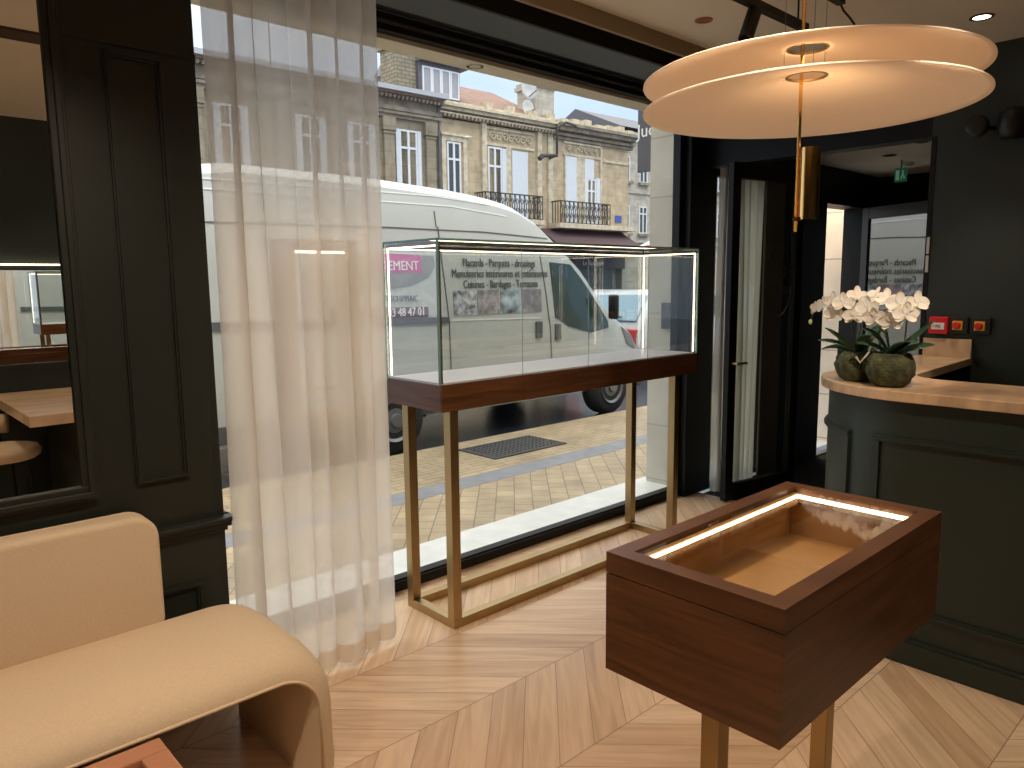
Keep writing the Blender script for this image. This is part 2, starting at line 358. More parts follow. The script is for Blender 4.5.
def struct(name, bm, mat, parent=None, **k):
    return obj(name, bm, mat, parent, kind='structure' if parent is None else None, **k)
def lettering(name, text, size, mat, parent, matrix, label=None, extrude=.002, align='LEFT', sx=1.0):
    cu = bpy.data.curves.new('t', 'FONT'); cu.body = text; cu.size = size; cu.extrude = extrude; cu.align_x = align; cu.resolution_u = 2
    to = bpy.data.objects.new('t', cu); COL.objects.link(to); bpy.context.view_layer.update()
    me = bpy.data.meshes.new_from_object(to.evaluated_get(bpy.context.evaluated_depsgraph_get()))
    COL.objects.unlink(to); bpy.data.objects.remove(to)
    me.transform(Matrix.Diagonal((sx, 1, 1, 1)))
    me.transform(matrix)
    if parent is not None: me.transform(Matrix.Translation(-WL.get(parent.name, Vector((0, 0, 0)))))
    me.materials.clear(); me.materials.append(mat); me.name = name
    o = bpy.data.objects.new(name, me); COL.objects.link(o); o.parent = parent
    if parent is not None: WL[o.name] = WL.get(parent.name, Vector((0, 0, 0)))
    if label: o['label'] = label
    return o
def face_mat(org, xd, yd):      # text plane: x direction, y direction
    xd = Vector(xd).normalized(); yd = Vector(yd).normalized(); zd = xd.cross(yd)
    m = Matrix((( xd.x, yd.x, zd.x, org[0]), (xd.y, yd.y, zd.y, org[1]), (xd.z, yd.z, zd.z, org[2]), (0, 0, 0, 1))); return m
def light(kind, name, parent, loc, energy, color=WARM, rot=(0, 0, 0), **k):
    d = bpy.data.lights.new(name, kind); d.energy = energy; d.color = color
    for a, b in k.items(): setattr(d, a, b)
    o = bpy.data.objects.new(name, d); COL.objects.link(o); o.parent = parent
    o.location = Vector(loc)-WL.get(parent.name, Vector((0, 0, 0))) if parent else loc; o.rotation_euler = rot; return o

# ================================================================== room shell
CH = 2.67
XL, XR, YB, YW = -2.4, 4.5, -1.10, 2.98
struct('floor', bx(XL-.2, YB-.2, -.12, XR, YW+.02, 0), M_floor)
struct('floor_entrance', bx(XR, 1.3, -.12, 7.4, 2.86, 0), M_mat)
struct('ceiling', bx(XL-.2, YB-.2, CH, XR+.1, 2.25, CH+.1), M_ceil)
struct('trim_1', bx(XL, 2.25, 2.60, XR, 2.27, CH+.3), plain('shaded_beige_fascia', (.24, .19, .12), .8))  # shade is darkened into the beige fascia's colour
bm = nb(); box(bm, XL, 2.27, 2.86, XR, 2.55, 2.96); box(bm, XL, 2.55, 2.66, XR, 2.57, 2.96)
struct('trim_2', bm, M_blackmat)                                # curtain slot
struct('trim_3', bx(XL, 2.57, 2.66, XR, 2.80, 2.96), M_slate)  # blind box
struct('trim_4', bx(XL, 2.80, 2.69, XR, 2.93, 2.96), M_blackmat)
struct('wall_back', bx(XL-.2, YB-.2, 0, XR+.2, YB, CH), M_wallR)
struct('wall_left', bx(XL-.2, YB, 0, XL, YW, 2.96), M_wallR)
struct('wall_right', bx(XR, YB-.2, 0, XR+.12, 1.5, 2.96), M_wallR)
bm = nb(); box(bm, XR, 1.5, 2.25, XR+.12, YW, 2.96)
struct('wall_right_header', bm, M_black)
struct('trim_5', bx(XR-.004, 1.475, 0, XR+.124, 1.5, 2.25), M_black)
# pilaster wall with mirror
struct('wall_pilaster', bx(XL, 2.60, 0, 1.005, 2.93, 2.66), M_green)
# window wall above and beside the window
bm = nb(); box(bm, XL, 3.0, 2.60, 6.1, 3.14, 3.3); box(bm, 6.1, 3.0, 2.60, 9.5, 3.14, 3.3)
struct('wall_lintel', bm, plain('beige_lintel_soffit', (.68, .60, .46), .8, noise=.05))
struct('wall_street', bx(XL-.2, 2.93, 0, .70, 3.4, 3.3), M_pier)
# ---- window 1
WX0, WX1 = .70, 4.33
wr = thing('window_1', '', '', (2.5, YW, 0), kind='structure')
bm = nb(); box(bm, WX0, 2.95, 0, WX1, 3.01, .065); box(bm, WX0, 2.95, 2.62, WX1, 3.01, 2.70); box(bm, WX0, 2.95, .065, WX0+.05, 3.01, 2.62); box(bm, WX1-.05, 2.95, .065, WX1, 3.01, 2.62)
box(bm, WX0, 2.94, .045, WX1, 2.95, .055)
obj('window_frame', bm, M_black, wr, bevel=.004)
obj('pane', bx(WX0+.05, 2.975, .065, WX1-.05, 2.985, 2.62), M_wglass, wr)
struct('trim_6', bx(WX1, 2.90, 0, 4.60, 3.018, 2.96), M_black)
struct('trim_7', bx(WX0, 2.915, 2.648, WX1, 2.95, 2.655), plain('dull_aluminium_edge', (.12, .12, .12), .3, .8))
# ---- vestibule
VC = 2.40
struct('ceiling_entrance', bx(XR+.12, 1.3, VC, 7.3, 2.86, VC+.1), M_ceil)
struct('wall_entrance_far', bx(7.15, 1.3, 0, 7.3, 2.8, VC), M_blackmat)
struct('wall_entrance_near', bx(XR+.12, 1.38, 0, 7.15, 1.5, VC), M_blackmat)
bm = nb(); box(bm, 5.38, 2.80, 0, 6.13, 3.0, VC+.5); box(bm, 6.13, 2.80, 2.11, 6.86, 3.0, VC+.5); box(bm, 6.86, 2.80, 0, 7.3, 2.98, VC+.5); box(bm, 4.60, 2.80, 2.25, 5.38, 3.0, VC+.5)
struct('wall_entrance_front', bm, M_black)
struct('door_3', bx(6.13, 2.80, 0, 6.86, 2.86, .012), plain('steel_threshold', (.2, .2, .22), .4, .7))
struct('reflection_panel', bx(5.12, 2.785, 0, 5.40, 2.799, 2.25), plain('brown_grey_painted_reflection', (.20, .17, .14), .6))  # brown-grey panel stands in for the room's reflection in the door glass
# sidelight behind the open leaf
wr = thing('window_2', '', '', (4.99, 2.9, 0), kind='structure')
obj('window_frame', frame_y(nb(), 4.60, 0, 5.38, 2.25, .04, 2.90, 2.95), M_black, wr)
obj('pane', bx(4.64, 2.92, .04, 5.34, 2.928, 2.21), M_wglass, wr)
# ---- folded open glazed door (logo door)
def door_leaf(name, hx, hy, ang, L, H, stile, gmat, frmat, logo=False):
    d = thing(name, '', '', (hx, hy, 0), ang, kind='structure')
    bm = nb(); T = .045
    box(bm, 0, -T/2, .01, stile, T/2, H); box(bm, L-stile, -T/2, .01, L, T/2, H); box(bm, stile, -T/2, .01, L-stile, T/2, .12); box(bm, stile, -T/2, H-.10, L-stile, T/2, H)
    obj('door_frame', bm, frmat, d, bevel=.004, local=True)
    obj('pane', bx(stile, -.005, .12, L-stile, .005, H-.10), gmat, d, local=True)
    return d
a1 = math.radians(-9.5)
leaf = door_leaf('door_1', 4.40, 2.645, a1, .74, 2.25, .075, M_leafglass, M_black)
# emblem printed on the glass, seen mirrored from inside
def arc_bm(cx, cz, r, t0, t1, w, y):
    bm = nb(); pts = [(cx+r*math.cos(t0+(t1-t0)*i/24), y, cz+r*math.sin(t0+(t1-t0)*i/24)) for i in range(25)]
    return tube(bm, pts, w, 6)
def rel(o, x, y, z): return (x, y, z)
bm = arc_bm(.50, 1.62, .105, math.radians(25), math.radians(165), .006, -.008)
bm2 = arc_bm(.46, 1.40, .17, math.radians(-115), math.radians(-5), .006, -.008)
e1 = obj('emblem_arc', bm, M_blk, leaf, local=True); e2 = obj('emblem_arc', bm2, M_blk, leaf, local=True)
def local_text(text, size, mat, parent, m, **k):
    o = lettering('lettering', text, size, mat, None, m, **k); o.parent = parent; return o
local_text('JC', .16, M_blk, leaf, face_mat((.64, -.008, 1.50), (-1, 0, 0), (0, 0, 1)))
local_text('1991', .075, M_blk, leaf, face_mat((.66, -.008, 1.40), (-1, 0, 0), (0, 0, 1)))
h = obj('door_handle', tube(tube(nb(), [(.035, -.025, .95), (.035, -.07, .95)], .01), [(.035, -.065, .95), (.13, -.065, .95)], .009), M_brass, leaf, local=True)
# ---- entrance door leaf opened inwards, dark reflective glass
ang2 = math.radians(247)
d2 = door_leaf('door_2', 6.84, 2.79, ang2, .80, 2.11, .07, M_solar, plain('anthracite_door_frame', (.045, .045, .055), .4))
obj('hinge', lathe(nb(), [(.011, 0), (.011, .1)], (0, 0, 1.7), 12), M_rim, d2, local=True)
obj('hinge', lathe(nb(), [(.011, 0), (.011, .1)], (0, 0, .3), 12), M_rim, d2, local=True)
obj('door_closer', bx(.1, .023, 2.02, .36, .07, 2.08), M_blk, d2, local=True)

# ---- panel mouldings on the pilaster
def moulding(bm, x0, z0, x1, z1, w, y, dep):     # stepped frame standing proud of y, towards -y
    frame_y(bm, x0, z0, x1, z1, w, y-dep*.55, y); frame_y(bm, x0+w*.25, z0+w*.25, x1-w*.25, z1-w*.25, w*.4, y-dep, y); return bm
struct('trim_8', moulding(nb(), .725, .85, .90, 2.22, .022, 2.60, .016), M_green)
struct('trim_9', moulding(nb(), .62, .10, .915, .475, .022, 2.60, .016), M_green)
bm = nb(); box(bm, XL, 2.585, .635, 1.012, 2.61, .652); box(bm, XL, 2.572, .652, 1.022, 2.62, .672); box(bm, XL, 2.558, .672, 1.032, 2.63, .688); box(bm, 1.005, 2.6, .635, 1.012, 2.93, .652); box(bm, 1.005, 2.6, .652, 1.03, 2.93, .688)
struct('trim_10', bm, M_green, bevel=.004)
bm = nb(); box(bm, XL, 2.588, 0, 1.012, 2.61, .085); box(bm, 1.0, 2.588, 0, 1.014, 2.93, .085)
struct('baseboard_left', bm, M_green, bevel=.004)
struct('trim_11', bx(.62, 2.594, 2.235, 1.005, 2.602, 2.25), M_green)

# ================================================================== wall mirror
mr_ = thing('wall_mirror', 'tall wall mirror in a stepped dark green frame above the cream sofa', 'mirror', (-.25, 2.6, .86))
obj('mirror_glass', bx(-1.10, 2.590, .865, .562, 2.598, 2.55), M_mirror, mr_)
bm = nb(); frame_y(bm, -1.14, .835, .608, 2.60, .046, 2.575, 2.60); frame_y(bm, -1.13, .845, .598, 2.59, .018, 2.565, 2.60); frame_y(bm, -1.105, .868, .574, 2.563, .012, 2.582, 2.60)
obj('mirror_frame', bm, M_green, mr_, bevel=.003)

# ================================================================== curtains
def curtain_pts(x0, x1, nf, y, amp, ph, z, z_top, flare, over=.45):
    pts = []; n = nf*22; t = (z_top-z)/z_top
    for i in range(n+1):
        s = i/n; a = s*nf*2*PI
        w = (x1-x0)/nf
        irr = 1+.35*math.sin(s*11.3+ph)+.25*math.sin(s*23.1+ph*2)
        x = x0+(x1-x0)*s + over*w*math.sin(a*1+.0)*-.5*irr*(.75+.35*t) + .012*math.sin(s*17+t*2.2)
        yy = y + amp*irr*math.cos(a+.25*math.sin(t*3+s*9))*(1+flare*t) + .02*math.sin(s*6+2*t)
        pts.append((x, yy))
    return pts
def curtain_bm(x0, x1, nf, y, amp, z0, z1, ztop, flare=.4, ph=0, over=.45, rows=26):
    bm = nb(); prev = None
    for j in range(rows+1):
        z = z0+(z1-z0)*j/rows
        row = [bm.verts.new((px, py, z+.006*math.sin(px*9))) for px, py in curtain_pts(x0, x1, nf, y, amp, ph, z, ztop, flare, over)]
        if prev:
            for k in range(len(row)-1): bm.faces.new((prev[k], prev[k+1], row[k+1], row[k]))
        prev = row
    return bm
cu = thing('sheer_curtain', 'floor-length sheer cream linen curtain hanging over the left of the shop window', 'curtain', (1.32, 2.53, 0.02))
obj('curtain_cloth', curtain_bm(1.015, 1.69, 7, 2.528, .026, .095, 2.84, 2.84), M_curtain, cu, smooth=True)
obj('hem', curtain_bm(1.015, 1.69, 7, 2.528, .026, .02, .095, 2.84, rows=4), M_hem, cu, smooth=True, label='denser sand-coloured bottom hem')
cu2 = obj('entrance_curtain', curtain_bm(4.52, 5.06, 6, 2.78, .018, .02, 2.24, 2.24, ph=2, over=.3), M_curtain2, smooth=True, label='pale linen curtain behind the glazed door with the printed emblem', cat='curtain')

# ================================================================== long window showcase
sx0, sx1, sy0, sy1 = 1.866, 3.735, 2.441, 2.83
sc = thing('display_showcase', 'long glass showcase with a dark walnut base on brass legs in the shop window', 'display case', (2.8, 2.61, 0))
# walnut base: front boards split by fine seams
b0 = obj('wooden_base', bx(sx0, sy0, .967, sx1, sy1, 1.079), M_walnut, sc, bevel=.002)
xs = [sx0, 2.338, 2.79, 3.27, sx1]
for i in range(4):
    obj('drawer_front', bx(xs[i]+.0012, sy0-.006, .966, xs[i+1]-.0012, sy0, 1.081), M_walnut, b0, bevel=.001)
obj('display_floor', bx(sx0+.012, sy0+.012, 1.079, sx1-.012, sy1-.012, 1.086), M_white, sc, label='pale lilac-white display floor')
G = .006
gz0, gz1 = 1.079, 1.672
for i in range(4):
    obj('glass_panel', bx(xs[i]+.0015, sy0, gz0, xs[i+1]-.0015, sy0+G, gz1), M_glass, sc)
obj('glass_panel', bx(sx0, sy1-G, gz0, sx1, sy1, gz1), M_glass, sc)
obj('glass_panel', bx(sx0, sy0+G, gz0, sx0+G, sy1-G, gz1), M_glass, sc)
obj('glass_panel', bx(sx1-G, sy0+G, gz0, sx1, sy1-G, gz1), M_glass, sc)
gt = obj('glass_top', bx(sx0, sy0, gz1, sx1, sy1, gz1+.008), M_glass, sc)
bm = nb(); e = .004
box(bm, sx0-.001, sy0-.0015, gz1-.001, sx1+.001, sy0+.001, gz1+.0085); box(bm, sx0-.001, sy1-.001, gz1-.001, sx1+.001, sy1+.001, gz1+.0085)
box(bm, sx0-.0015, sy0, gz1-.001, sx0+.001, sy1, gz1+.0085); box(bm, sx1-.001, sy0, gz1-.001, sx1+.0015, sy1, gz1+.0085)
for x in (sx0, sx1):
    for y in (sy0, sy1): box(bm, x-.0035, y-.0035, gz0, x+.0035, y+.0035, gz1)
obj('glass_edges', bm, M_gedge, sc, label='green polished glass edges')
m_sil = plain('grey_silicone', (.25, .27, .26), .4)
for x in xs[1:-1]: obj('glass_seam', bx(x-.0012, sy0-.0008, gz0, x+.0012, sy0+.001, gz1), m_sil, sc)

# brass light rails with strips
rl = obj('light_rail', nb() if False else (lambda b: (box(b, sx0+.01, sy1-.022, gz1-.020, sx1-.01, sy1-.010, gz1-.004), box(b, sx0+.008, sy0+.01, gz1-.018, sx0+.020, sy1-.01, gz1-.004), box(b, sx1-.020, sy0+.01, gz1-.018, sx1-.008, sy1-.01, gz1-.004),
        box(b, sx0+.007, sy0+.008, gz0+.005, sx0+.021, sy0+.020, gz1-.004), b)[-1])(nb()), plain('dark_bronze_rail', (.16, .10, .06), .5, .6), sc)
def strip(*a): return obj('led_strip', bx(*a), M_led, rl, label='lit warm white strip')
strip(sx0+.02, sy1-.020, gz1-.0245, sx1-.02, sy1-.014, gz1-.020)
strip(sx0+.009, sy0+.02, gz1-.024, sx0+.018, sy1-.02, gz1-.018)
strip(sx1-.018, sy0+.02, gz1-.024, sx1-.009, sy1-.02, gz1-.018)
for (x, y) in ((sx0+.012, sy1-.018), (sx1-.018, sy1-.018), (sx1-.016, sy0+.014)):
    strip(x-.0026, y-.0026, gz0+.012, x+.0026, y+.0026, gz1-.018)
# legs and base rectangle
lx0, lx1, lw = 1.912, 3.53, .045; ly1 = 2.79
fr = obj('base_frame', (lambda b: (box(b, lx0, sy0, 0, lx1+lw, sy0+lw, .04), box(b, lx0, ly1-lw, 0, lx1+lw, ly1, .04), box(b, lx0, sy0+lw, 0, lx0+lw, ly1-lw, .04), box(b, lx1, sy0+lw, 0, lx1+lw, ly1-lw, .04), b)[-1])(nb()), M_brass, sc, bevel=.002)
for x in (lx0, lx1):
    for y in (sy0, ly1-lw): obj('leg', bx(x, y, .04, x+lw, y+lw, .966), M_brass, sc, bevel=.002)

# ---- small framed light box hanging behind the curtain
fb = thing('hanging_display_frame', 'beige framed display box hanging behind the sheer curtain', 'display box', (1.45, 2.68, .96))
obj('box_frame', frame_y(nb(), 1.30, .96, 1.61, 1.67, .042, 2.625, 2.745), plain('beige_lacquer_frame', (.34, .23, .16), .5), fb, bevel=.003)
obj('shelf', bx(1.343, 2.64, 1.09, 1.567, 2.74, 1.10), M_brass, fb)
obj('led_strip', bx(1.345, 2.628, 1.617, 1.565, 2.636, 1.627), M_led, fb, label='lit warm white strip')
for x in (1.32, 1.59): obj('cable', tube(nb(), [(x, 2.70, 1.66), (x, 2.70, 2.665)], .0015, 6), M_blk, fb)

# ================================================================== walnut table showcase
T0, Tx0, Tx1, Ty0, Ty1, Tb = .95, 1.145, 1.913, .564, .952, .695
tv = thing('display_table', 'walnut box vitrine with a lit glass top on two square brass legs', 'display case', (1.53, .758, 0))
w = .012
bm = nb(); box(bm, Tx0, Ty0, Tb, Tx1, Ty0+w, .904); box(bm, Tx0, Ty1-w, Tb, Tx1, Ty1, .904); box(bm, Tx0, Ty0+w, Tb, Tx0+w, Ty1-w, .904); box(bm, Tx1-w, Ty0+w, Tb, Tx1, Ty1-w, .904); box(bm, Tx0+w, Ty0+w, Tb, Tx1-w, Ty1-w, Tb+.02)
obj('box_body', bm, M_walnut, tv)
R_ = .040
bm = nb(); box(bm, Tx0, Ty0, .9065, Tx1, Ty0+R_, T0); box(bm, Tx0, Ty1-R_, .9065, Tx1, Ty1, T0); box(bm, Tx0, Ty0+R_, .9065, Tx0+R_, Ty1-R_, T0); box(bm, Tx1-R_, Ty0+R_, .9065, Tx1, Ty1-R_, T0)
lid = obj('lid_frame', bm, M_walnut, tv)
obj('glass_top', bx(Tx0+R_-.004, Ty0+R_-.004, T0-.010, Tx1-R_+.004, Ty1-R_+.004, T0-.004), M_glass, lid)
bm = nb(); q = w+.001; li = .010; zf = .815
box(bm, Tx0+q, Ty0+q, zf, Tx1-q, Ty0+q+li, .904); box(bm, Tx0+q, Ty1-q-li, zf, Tx1-q, Ty1-q, .904); box(bm, Tx0+q, Ty0+q+li, zf, Tx0+q+li, Ty1-q-li, .904); box(bm, Tx1-q-li, Ty0+q+li, zf, Tx1-q, Ty1-q-li, .904); box(bm, Tx0+q, Ty0+q, zf-.01, Tx1-q, Ty1-q, zf)
obj('lining', bm, M_oakin, tv, label='light oak lining')
st = obj('led_strip', bx(Tx0+R_+.01, Ty1-R_-.012, .905, Tx1-R_, Ty1-R_-.001, .936), M_oakin, lid, label='oak light rail')
obj('led_strip', bx(Tx0+R_+.012, Ty1-R_-.016, .926, Tx1-R_-.002, Ty1-R_-.012, .932), M_led2, lid, label='lit warm white strip along the long side')
obj('led_strip', bx(Tx1-R_-.012, Ty0+R_+.01, .925, Tx1-R_-.004, Ty1-R_-.012, .933), M_led2, lid, label='lit warm white strip along the short side')
for (x, y) in ((1.212, .722), (1.712, .725)): obj('leg', bx(x, y, .012, x+.040, y+.040, Tb), M_brass, tv, bevel=.002)
obj('base_plate', bx(1.165, .67, 0, 1.78, .85, .012), M_brass, tv, bevel=.002)

# ================================================================== reception counter
def arc(cx, cy, r, a0, a1, n): return [(cx+r*math.cos(math.radians(a0+(a1-a0)*i/n)), cy+r*math.sin(math.radians(a0+(a1-a0)*i/n))) for i in range(n+1)]
outer = [(2.975, YB+.35), (2.975, 0), (2.975, .6)] + arc(3.475, 1.03, .5, 180, 90, 18) + [(3.9, 1.53), (4.499, 1.53-.05)]
outer[-1] = (4.499, 1.50); outer[-2] = (3.9, 1.527)
inner = [(4.499, 1.235), (3.70, 1.20)] + arc(3.62, 1.02, .18, 100, 180, 8) + [(3.44, .6), (3.44, YB+.35)]
ct = thing('reception_counter', 'deep green panelled reception counter with curved end and beige stone top', 'counter', (3.2, .3, 0))
bm = prism(nb(), outer+inner, 1.035, 1.075)
obj('stone_top', bm, M_marble, ct, bevel=.003)
body = [(x, y) for x, y in outer]
def off_path(path, d):
    out = []
    for i, p in enumerate(path):
        a = Vector(path[max(i-1, 0)]); b = Vector(path[min(i+1, len(path)-1)]); t = (b-a).normalized(); out.append((p[0]+(t.y)*d*1, p[1]-(t.x)*d*1))
    return out
inn = off_path(outer, .035)
bm = nb(); ribbon(bm, inn, -.04, 0, .0, 1.035)
cb = obj('counter_body', bm, M_counter, ct, smooth=False)
for p in cb.data.polygons: p.use_smooth = True
m = cb.modifiers.new('s', 'EDGE_SPLIT'); m.split_angle = math.radians(40)
face = inn
def sub(path, i0, i1): return path[i0:i1]
def panel(bm, path, z0, z1, w=.028, dep=.016):
    for (a, b, dd) in ((z0, z0+w, dep*.6), (z1-w, z1, dep*.6), (z0+w*.3, z0+w*.7, dep), (z1-w*.7, z1-w*.3, dep)): ribbon(bm, path, 0, dd, a, b)
    for e0, e1 in ((path[0], path[1]), (path[-1], path[-2])):
        t = (Vector(e1)-Vector(e0)).normalized(); L = min(w, (Vector(e1)-Vector(e0)).length*.9)
        seg = [e0, tuple(Vector(e0)+t*L)] if e0 == path[0] else [tuple(Vector(e0)+t*L), e0]
        ribbon(bm, seg, 0, dep*.8, z0+w, z1-w)
    return bm
import itertools
def dens(path, step=.03):
    out = []
    for a, b in zip(path[:-1], path[1:]):
        a = Vector(a); b = Vector(b); n = max(1, int((b-a).length/step))
        out += [tuple(a+(b-a)*i/n) for i in range(n)]
    return out+[path[-1]]
dp = dens(face)
def cut(path, f0, f1):
    L = [0]
    for a, b in zip(path[:-1], path[1:]): L.append(L[-1]+(Vector(b)-Vector(a)).length)
    return [p for p, l in zip(path, L) if f0 <= l <= f1], L
i_ref = min(range(len(dp)), key=lambda i: abs(dp[i][1]-1.10)+abs(dp[i][0]-3.02)*.5)
_, LL = cut(dp, 0, 99); l0 = LL[i_ref]
p1, _ = cut(dp, .15, l0+.07); p2, _ = cut(dp, l0+.13, l0+.62)
obj('panel_moulding', panel(nb(), p1, .20, .895), M_counter, cb)
obj('panel_moulding', panel(nb(), p2, .20, .885), M_counter, cb)
bm = nb(); ribbon(bm, dp, 0, .020, 0, .09); ribbon(bm, dp, 0, .011, .09, .104)
obj('plinth', bm, M_counter, ct)
obj('upstand', bx(4.478, 1.236, 1.075, 4.499, 1.474, 1.172), M_marble, ct, bevel=.002)
# inside shelf of the counter and a till box
obj('worktop', bx(3.50, YB+.4, .70, 4.49, 1.17, .74), M_blackmat, ct)
ti = thing('card_terminal', 'black payment terminal standing on the work shelf behind the counter', 'card terminal', (4.25, 1.02, .74))
obj('terminal_body', bx(4.13, .93, .741, 4.37, 1.12, .93), M_blk, ti, bevel=.01)
obj('screen', bx(4.16, .96, .931, 4.26, 1.09, .936), plain('pale_green_screen', (.30, .36, .31), .2), ti, label='pale green screen')
obj('paper_slot', bx(4.28, .97, .931, 4.33, 1.09, .936), plain('pale_slip', (.5, .52, .48), .4), ti)

# ================================================================== orchids
def leaf_bm(base, tip, width, droop, rollv=0, lift=.1):
    base = Vector(base); tip = Vector(tip); bm = nb(); n = 12; rows = []
    d = (tip-base); hd = Vector((d.x, d.y, 0)); side = hd.cross(Vector((0, 0, 1)))
    side = side.normalized() if side.length > 1e-4 else Vector((0, 1, 0))
    side = (side+Vector((0, 0, rollv))).normalized()
    for i in range(n+1):
        s = i/n; c = base+d*s+Vector((0, 0, lift*math.sin(s*PI)-droop*s*s))
        wd = width*1.7*(math.sin(PI*min(.98, s*.86+.14))**.7)*.5*(1 if s < .97 else .5)
        nrm = d.cross(side).normalized()
        rows.append([bm.verts.new(c-side*wd-nrm*wd*.25), bm.verts.new(c+nrm*.000), bm.verts.new(c+side*wd-nrm*wd*.25)])
    for a, b in zip(rows[:-1], rows[1:]):
        for k in range(2): bm.faces.new((a[k], a[k+1], b[k+1], b[k]))
    g = bmesh.ops.extrude_face_region(bm, geom=bm.faces[:])
    vs = [v for v in g['geom'] if isinstance(v, bmesh.types.BMVert)]
    bmesh.ops.translate(bm, verts=vs, vec=(0, 0, -.0025)); return bm
def petal(bm, M, L, Wd, cup, tw=0):
    n, mm = 8, 6; rows = []
    for i in range(n+1):
        s = i/n; hw = Wd*.5*math.sin(PI*(.08+.86*s))**.65
        if i == n: hw *= .35
        row = []
        for j in range(mm+1):
            t = j/mm*2-1
            row.append(bm.verts.new(M @ Vector((s*L, t*hw, cup*(s*s*.9 - .25*s)*L + .10*L*t*t*s + .02*L*math.sin(t*5+s*4+tw)))))
        rows.append(row)
    for a, b in zip(rows[:-1], rows[1:]):
        for k in range(mm): bm.faces.new((a[k], a[k+1], b[k+1], b[k]))
def orchid(name, label, c, pr, ph, flowers, stems, leaves, buds=()):
    o = thing(name, label, 'potted plant', c, group='orchids on the reception counter'); cx, cy, cz = c
    prof = [(0, 0), (pr*.58, 0), (pr*.80, ph*.12), (pr*.97, ph*.36), (pr, ph*.55), (pr*.93, ph*.78), (pr*.78, ph*.95), (pr*.72, ph), (pr*.66, ph*.98), (pr*.66, ph*.86), (0, ph*.86)]
    bm = lathe(nb(), prof, c, 48)
    bmesh.ops.subdivide_edges(bm, edges=bm.edges[:], cuts=1)
    for v in bm.verts:
        if v.co.z > cz+.004:
            d = Vector((v.co.x-cx, v.co.y-cy, 0)); k = 1+.025*math.sin(v.co.z*160+math.atan2(d.y, d.x)*7)+.02*random.uniform(-1, 1)
            v.co.x = cx+d.x*k; v.co.y = cy+d.y*k
    pot = obj('pot', bm, M_moss, o, smooth=True, label='round mossy green-brown pot')
    for base, tip, wd, dr, rv, lf in leaves: obj('leaf', leaf_bm(base, tip, wd, dr, rv, lf), M_leaf, o, smooth=True)
    for pts in stems: obj('stem', tube(nb(), pts, .0035, 8, .0022), M_stem, o, smooth=True)
    for k, (p, nd, L) in enumerate(flowers):
        nd = Vector(nd).normalized(); u = nd.cross(Vector((0, 0, 1))).normalized(); v = u.cross(nd)
        B = Matrix(((u.x, v.x, nd.x, p[0]), (u.y, v.y, nd.y, p[1]), (u.z, v.z, nd.z, p[2]), (0, 0, 0, 1)))
        bm = nb()
        for a, ln, wd in ((5, 1.0, 1.0), (175, 1.0, 1.0), (90, .95, .62), (215, .92, .60), (325, .92, .60)):
            petal(bm, B @ Matrix.Rotation(math.radians(a+random.uniform(-6, 6)), 4, 'Z') @ Matrix.Translation((0, 0, .002*(a % 7))), L*ln, L*wd, .22, k)
        f = obj('flower', bm, M_petal, o, smooth=True)
        lb = nb(); bmesh.ops.create_uvsphere(lb, u_segments=10, v_segments=7, radius=1.0, matrix=B @ Matrix.Translation((0, -L*.16, L*.10)) @ Matrix.Diagonal((L*.13, L*.20, L*.12, 1)))
        obj('lip', lb, M_lip, f, smooth=True, label='yellowish flower centre')
    for p in buds:
        lb = nb(); bmesh.ops.create_uvsphere(lb, u_segments=10, v_segments=7, radius=1.0, matrix=Matrix.Translation(p) @ Matrix.Diagonal((.008, .008, .012, 1)))
        obj('bud', lb, M_bud, o, smooth=True, label='small green bud')
    return o
TZ = 1.076
ca = (3.188, 1.296, TZ)
FD = (-.90, -.35, .05)
flA = [((3.16, 1.464, 1.378), (-.9, .2, 0), .030), ((3.15, 1.428, 1.392), (-.8, .3, .1), .036), ((3.15, 1.388, 1.405), (-.85, .1, .2), .042), ((3.14, 1.345, 1.400), (-.9, -.2, .1), .046),
       ((3.18, 1.31, 1.425), (-.7, -.4, .4), .044), ((3.15, 1.385, 1.355), (-.9, -.1, -.3), .040), ((3.13, 1.300, 1.350), (-.9, -.4, -.1), .044), ((3.16, 1.255, 1.40), (-.7, -.6, .2), .046)]
stA = [[(3.175, 1.325, TZ+.09), (3.175, 1.315, 1.25), (3.165, 1.320, 1.33), (3.165, 1.35, 1.365), (3.165, 1.40, 1.378), (3.16, 1.45, 1.372), (3.165, 1.485, 1.355), (3.165, 1.495, 1.33)],
       [(3.185, 1.335, TZ+.09), (3.19, 1.30, 1.24), (3.19, 1.29, 1.33), (3.185, 1.29, 1.40)]]
lfA = [((3.17, 1.33, TZ+.11), (3.12, 1.43, 1.305), .045, .01, .3, .0), ((3.17, 1.33, TZ+.11), (3.08, 1.44, 1.255), .042, .01, .2, .01), ((3.17, 1.33, TZ+.11), (3.13, 1.445, 1.215), .036, .01, .2, .012),
       ((3.18, 1.32, TZ+.11), (3.25, 1.22, 1.33), .045, .02, -.3, .02), ((3.18, 1.32, TZ+.11), (3.12, 1.23, 1.29), .040, .02, .1, .02)]
orchid('potted_orchid', 'white orchid in a mossy pot at the curved counter end, its spray arching left', ca, .090, .125, flA, [[(3.188, 1.296, TZ+.09)]+q[1:] for q in stA], [((b_[0]+.013, b_[1]-.028, b_[2]), (t_[0]+.008, t_[1]-.015, t_[2]), *o_) for b_, t_, *o_ in lfA], [(3.165, 1.497, 1.316), (3.165, 1.49, 1.36)])
cb_ = (3.105, 1.135, TZ)
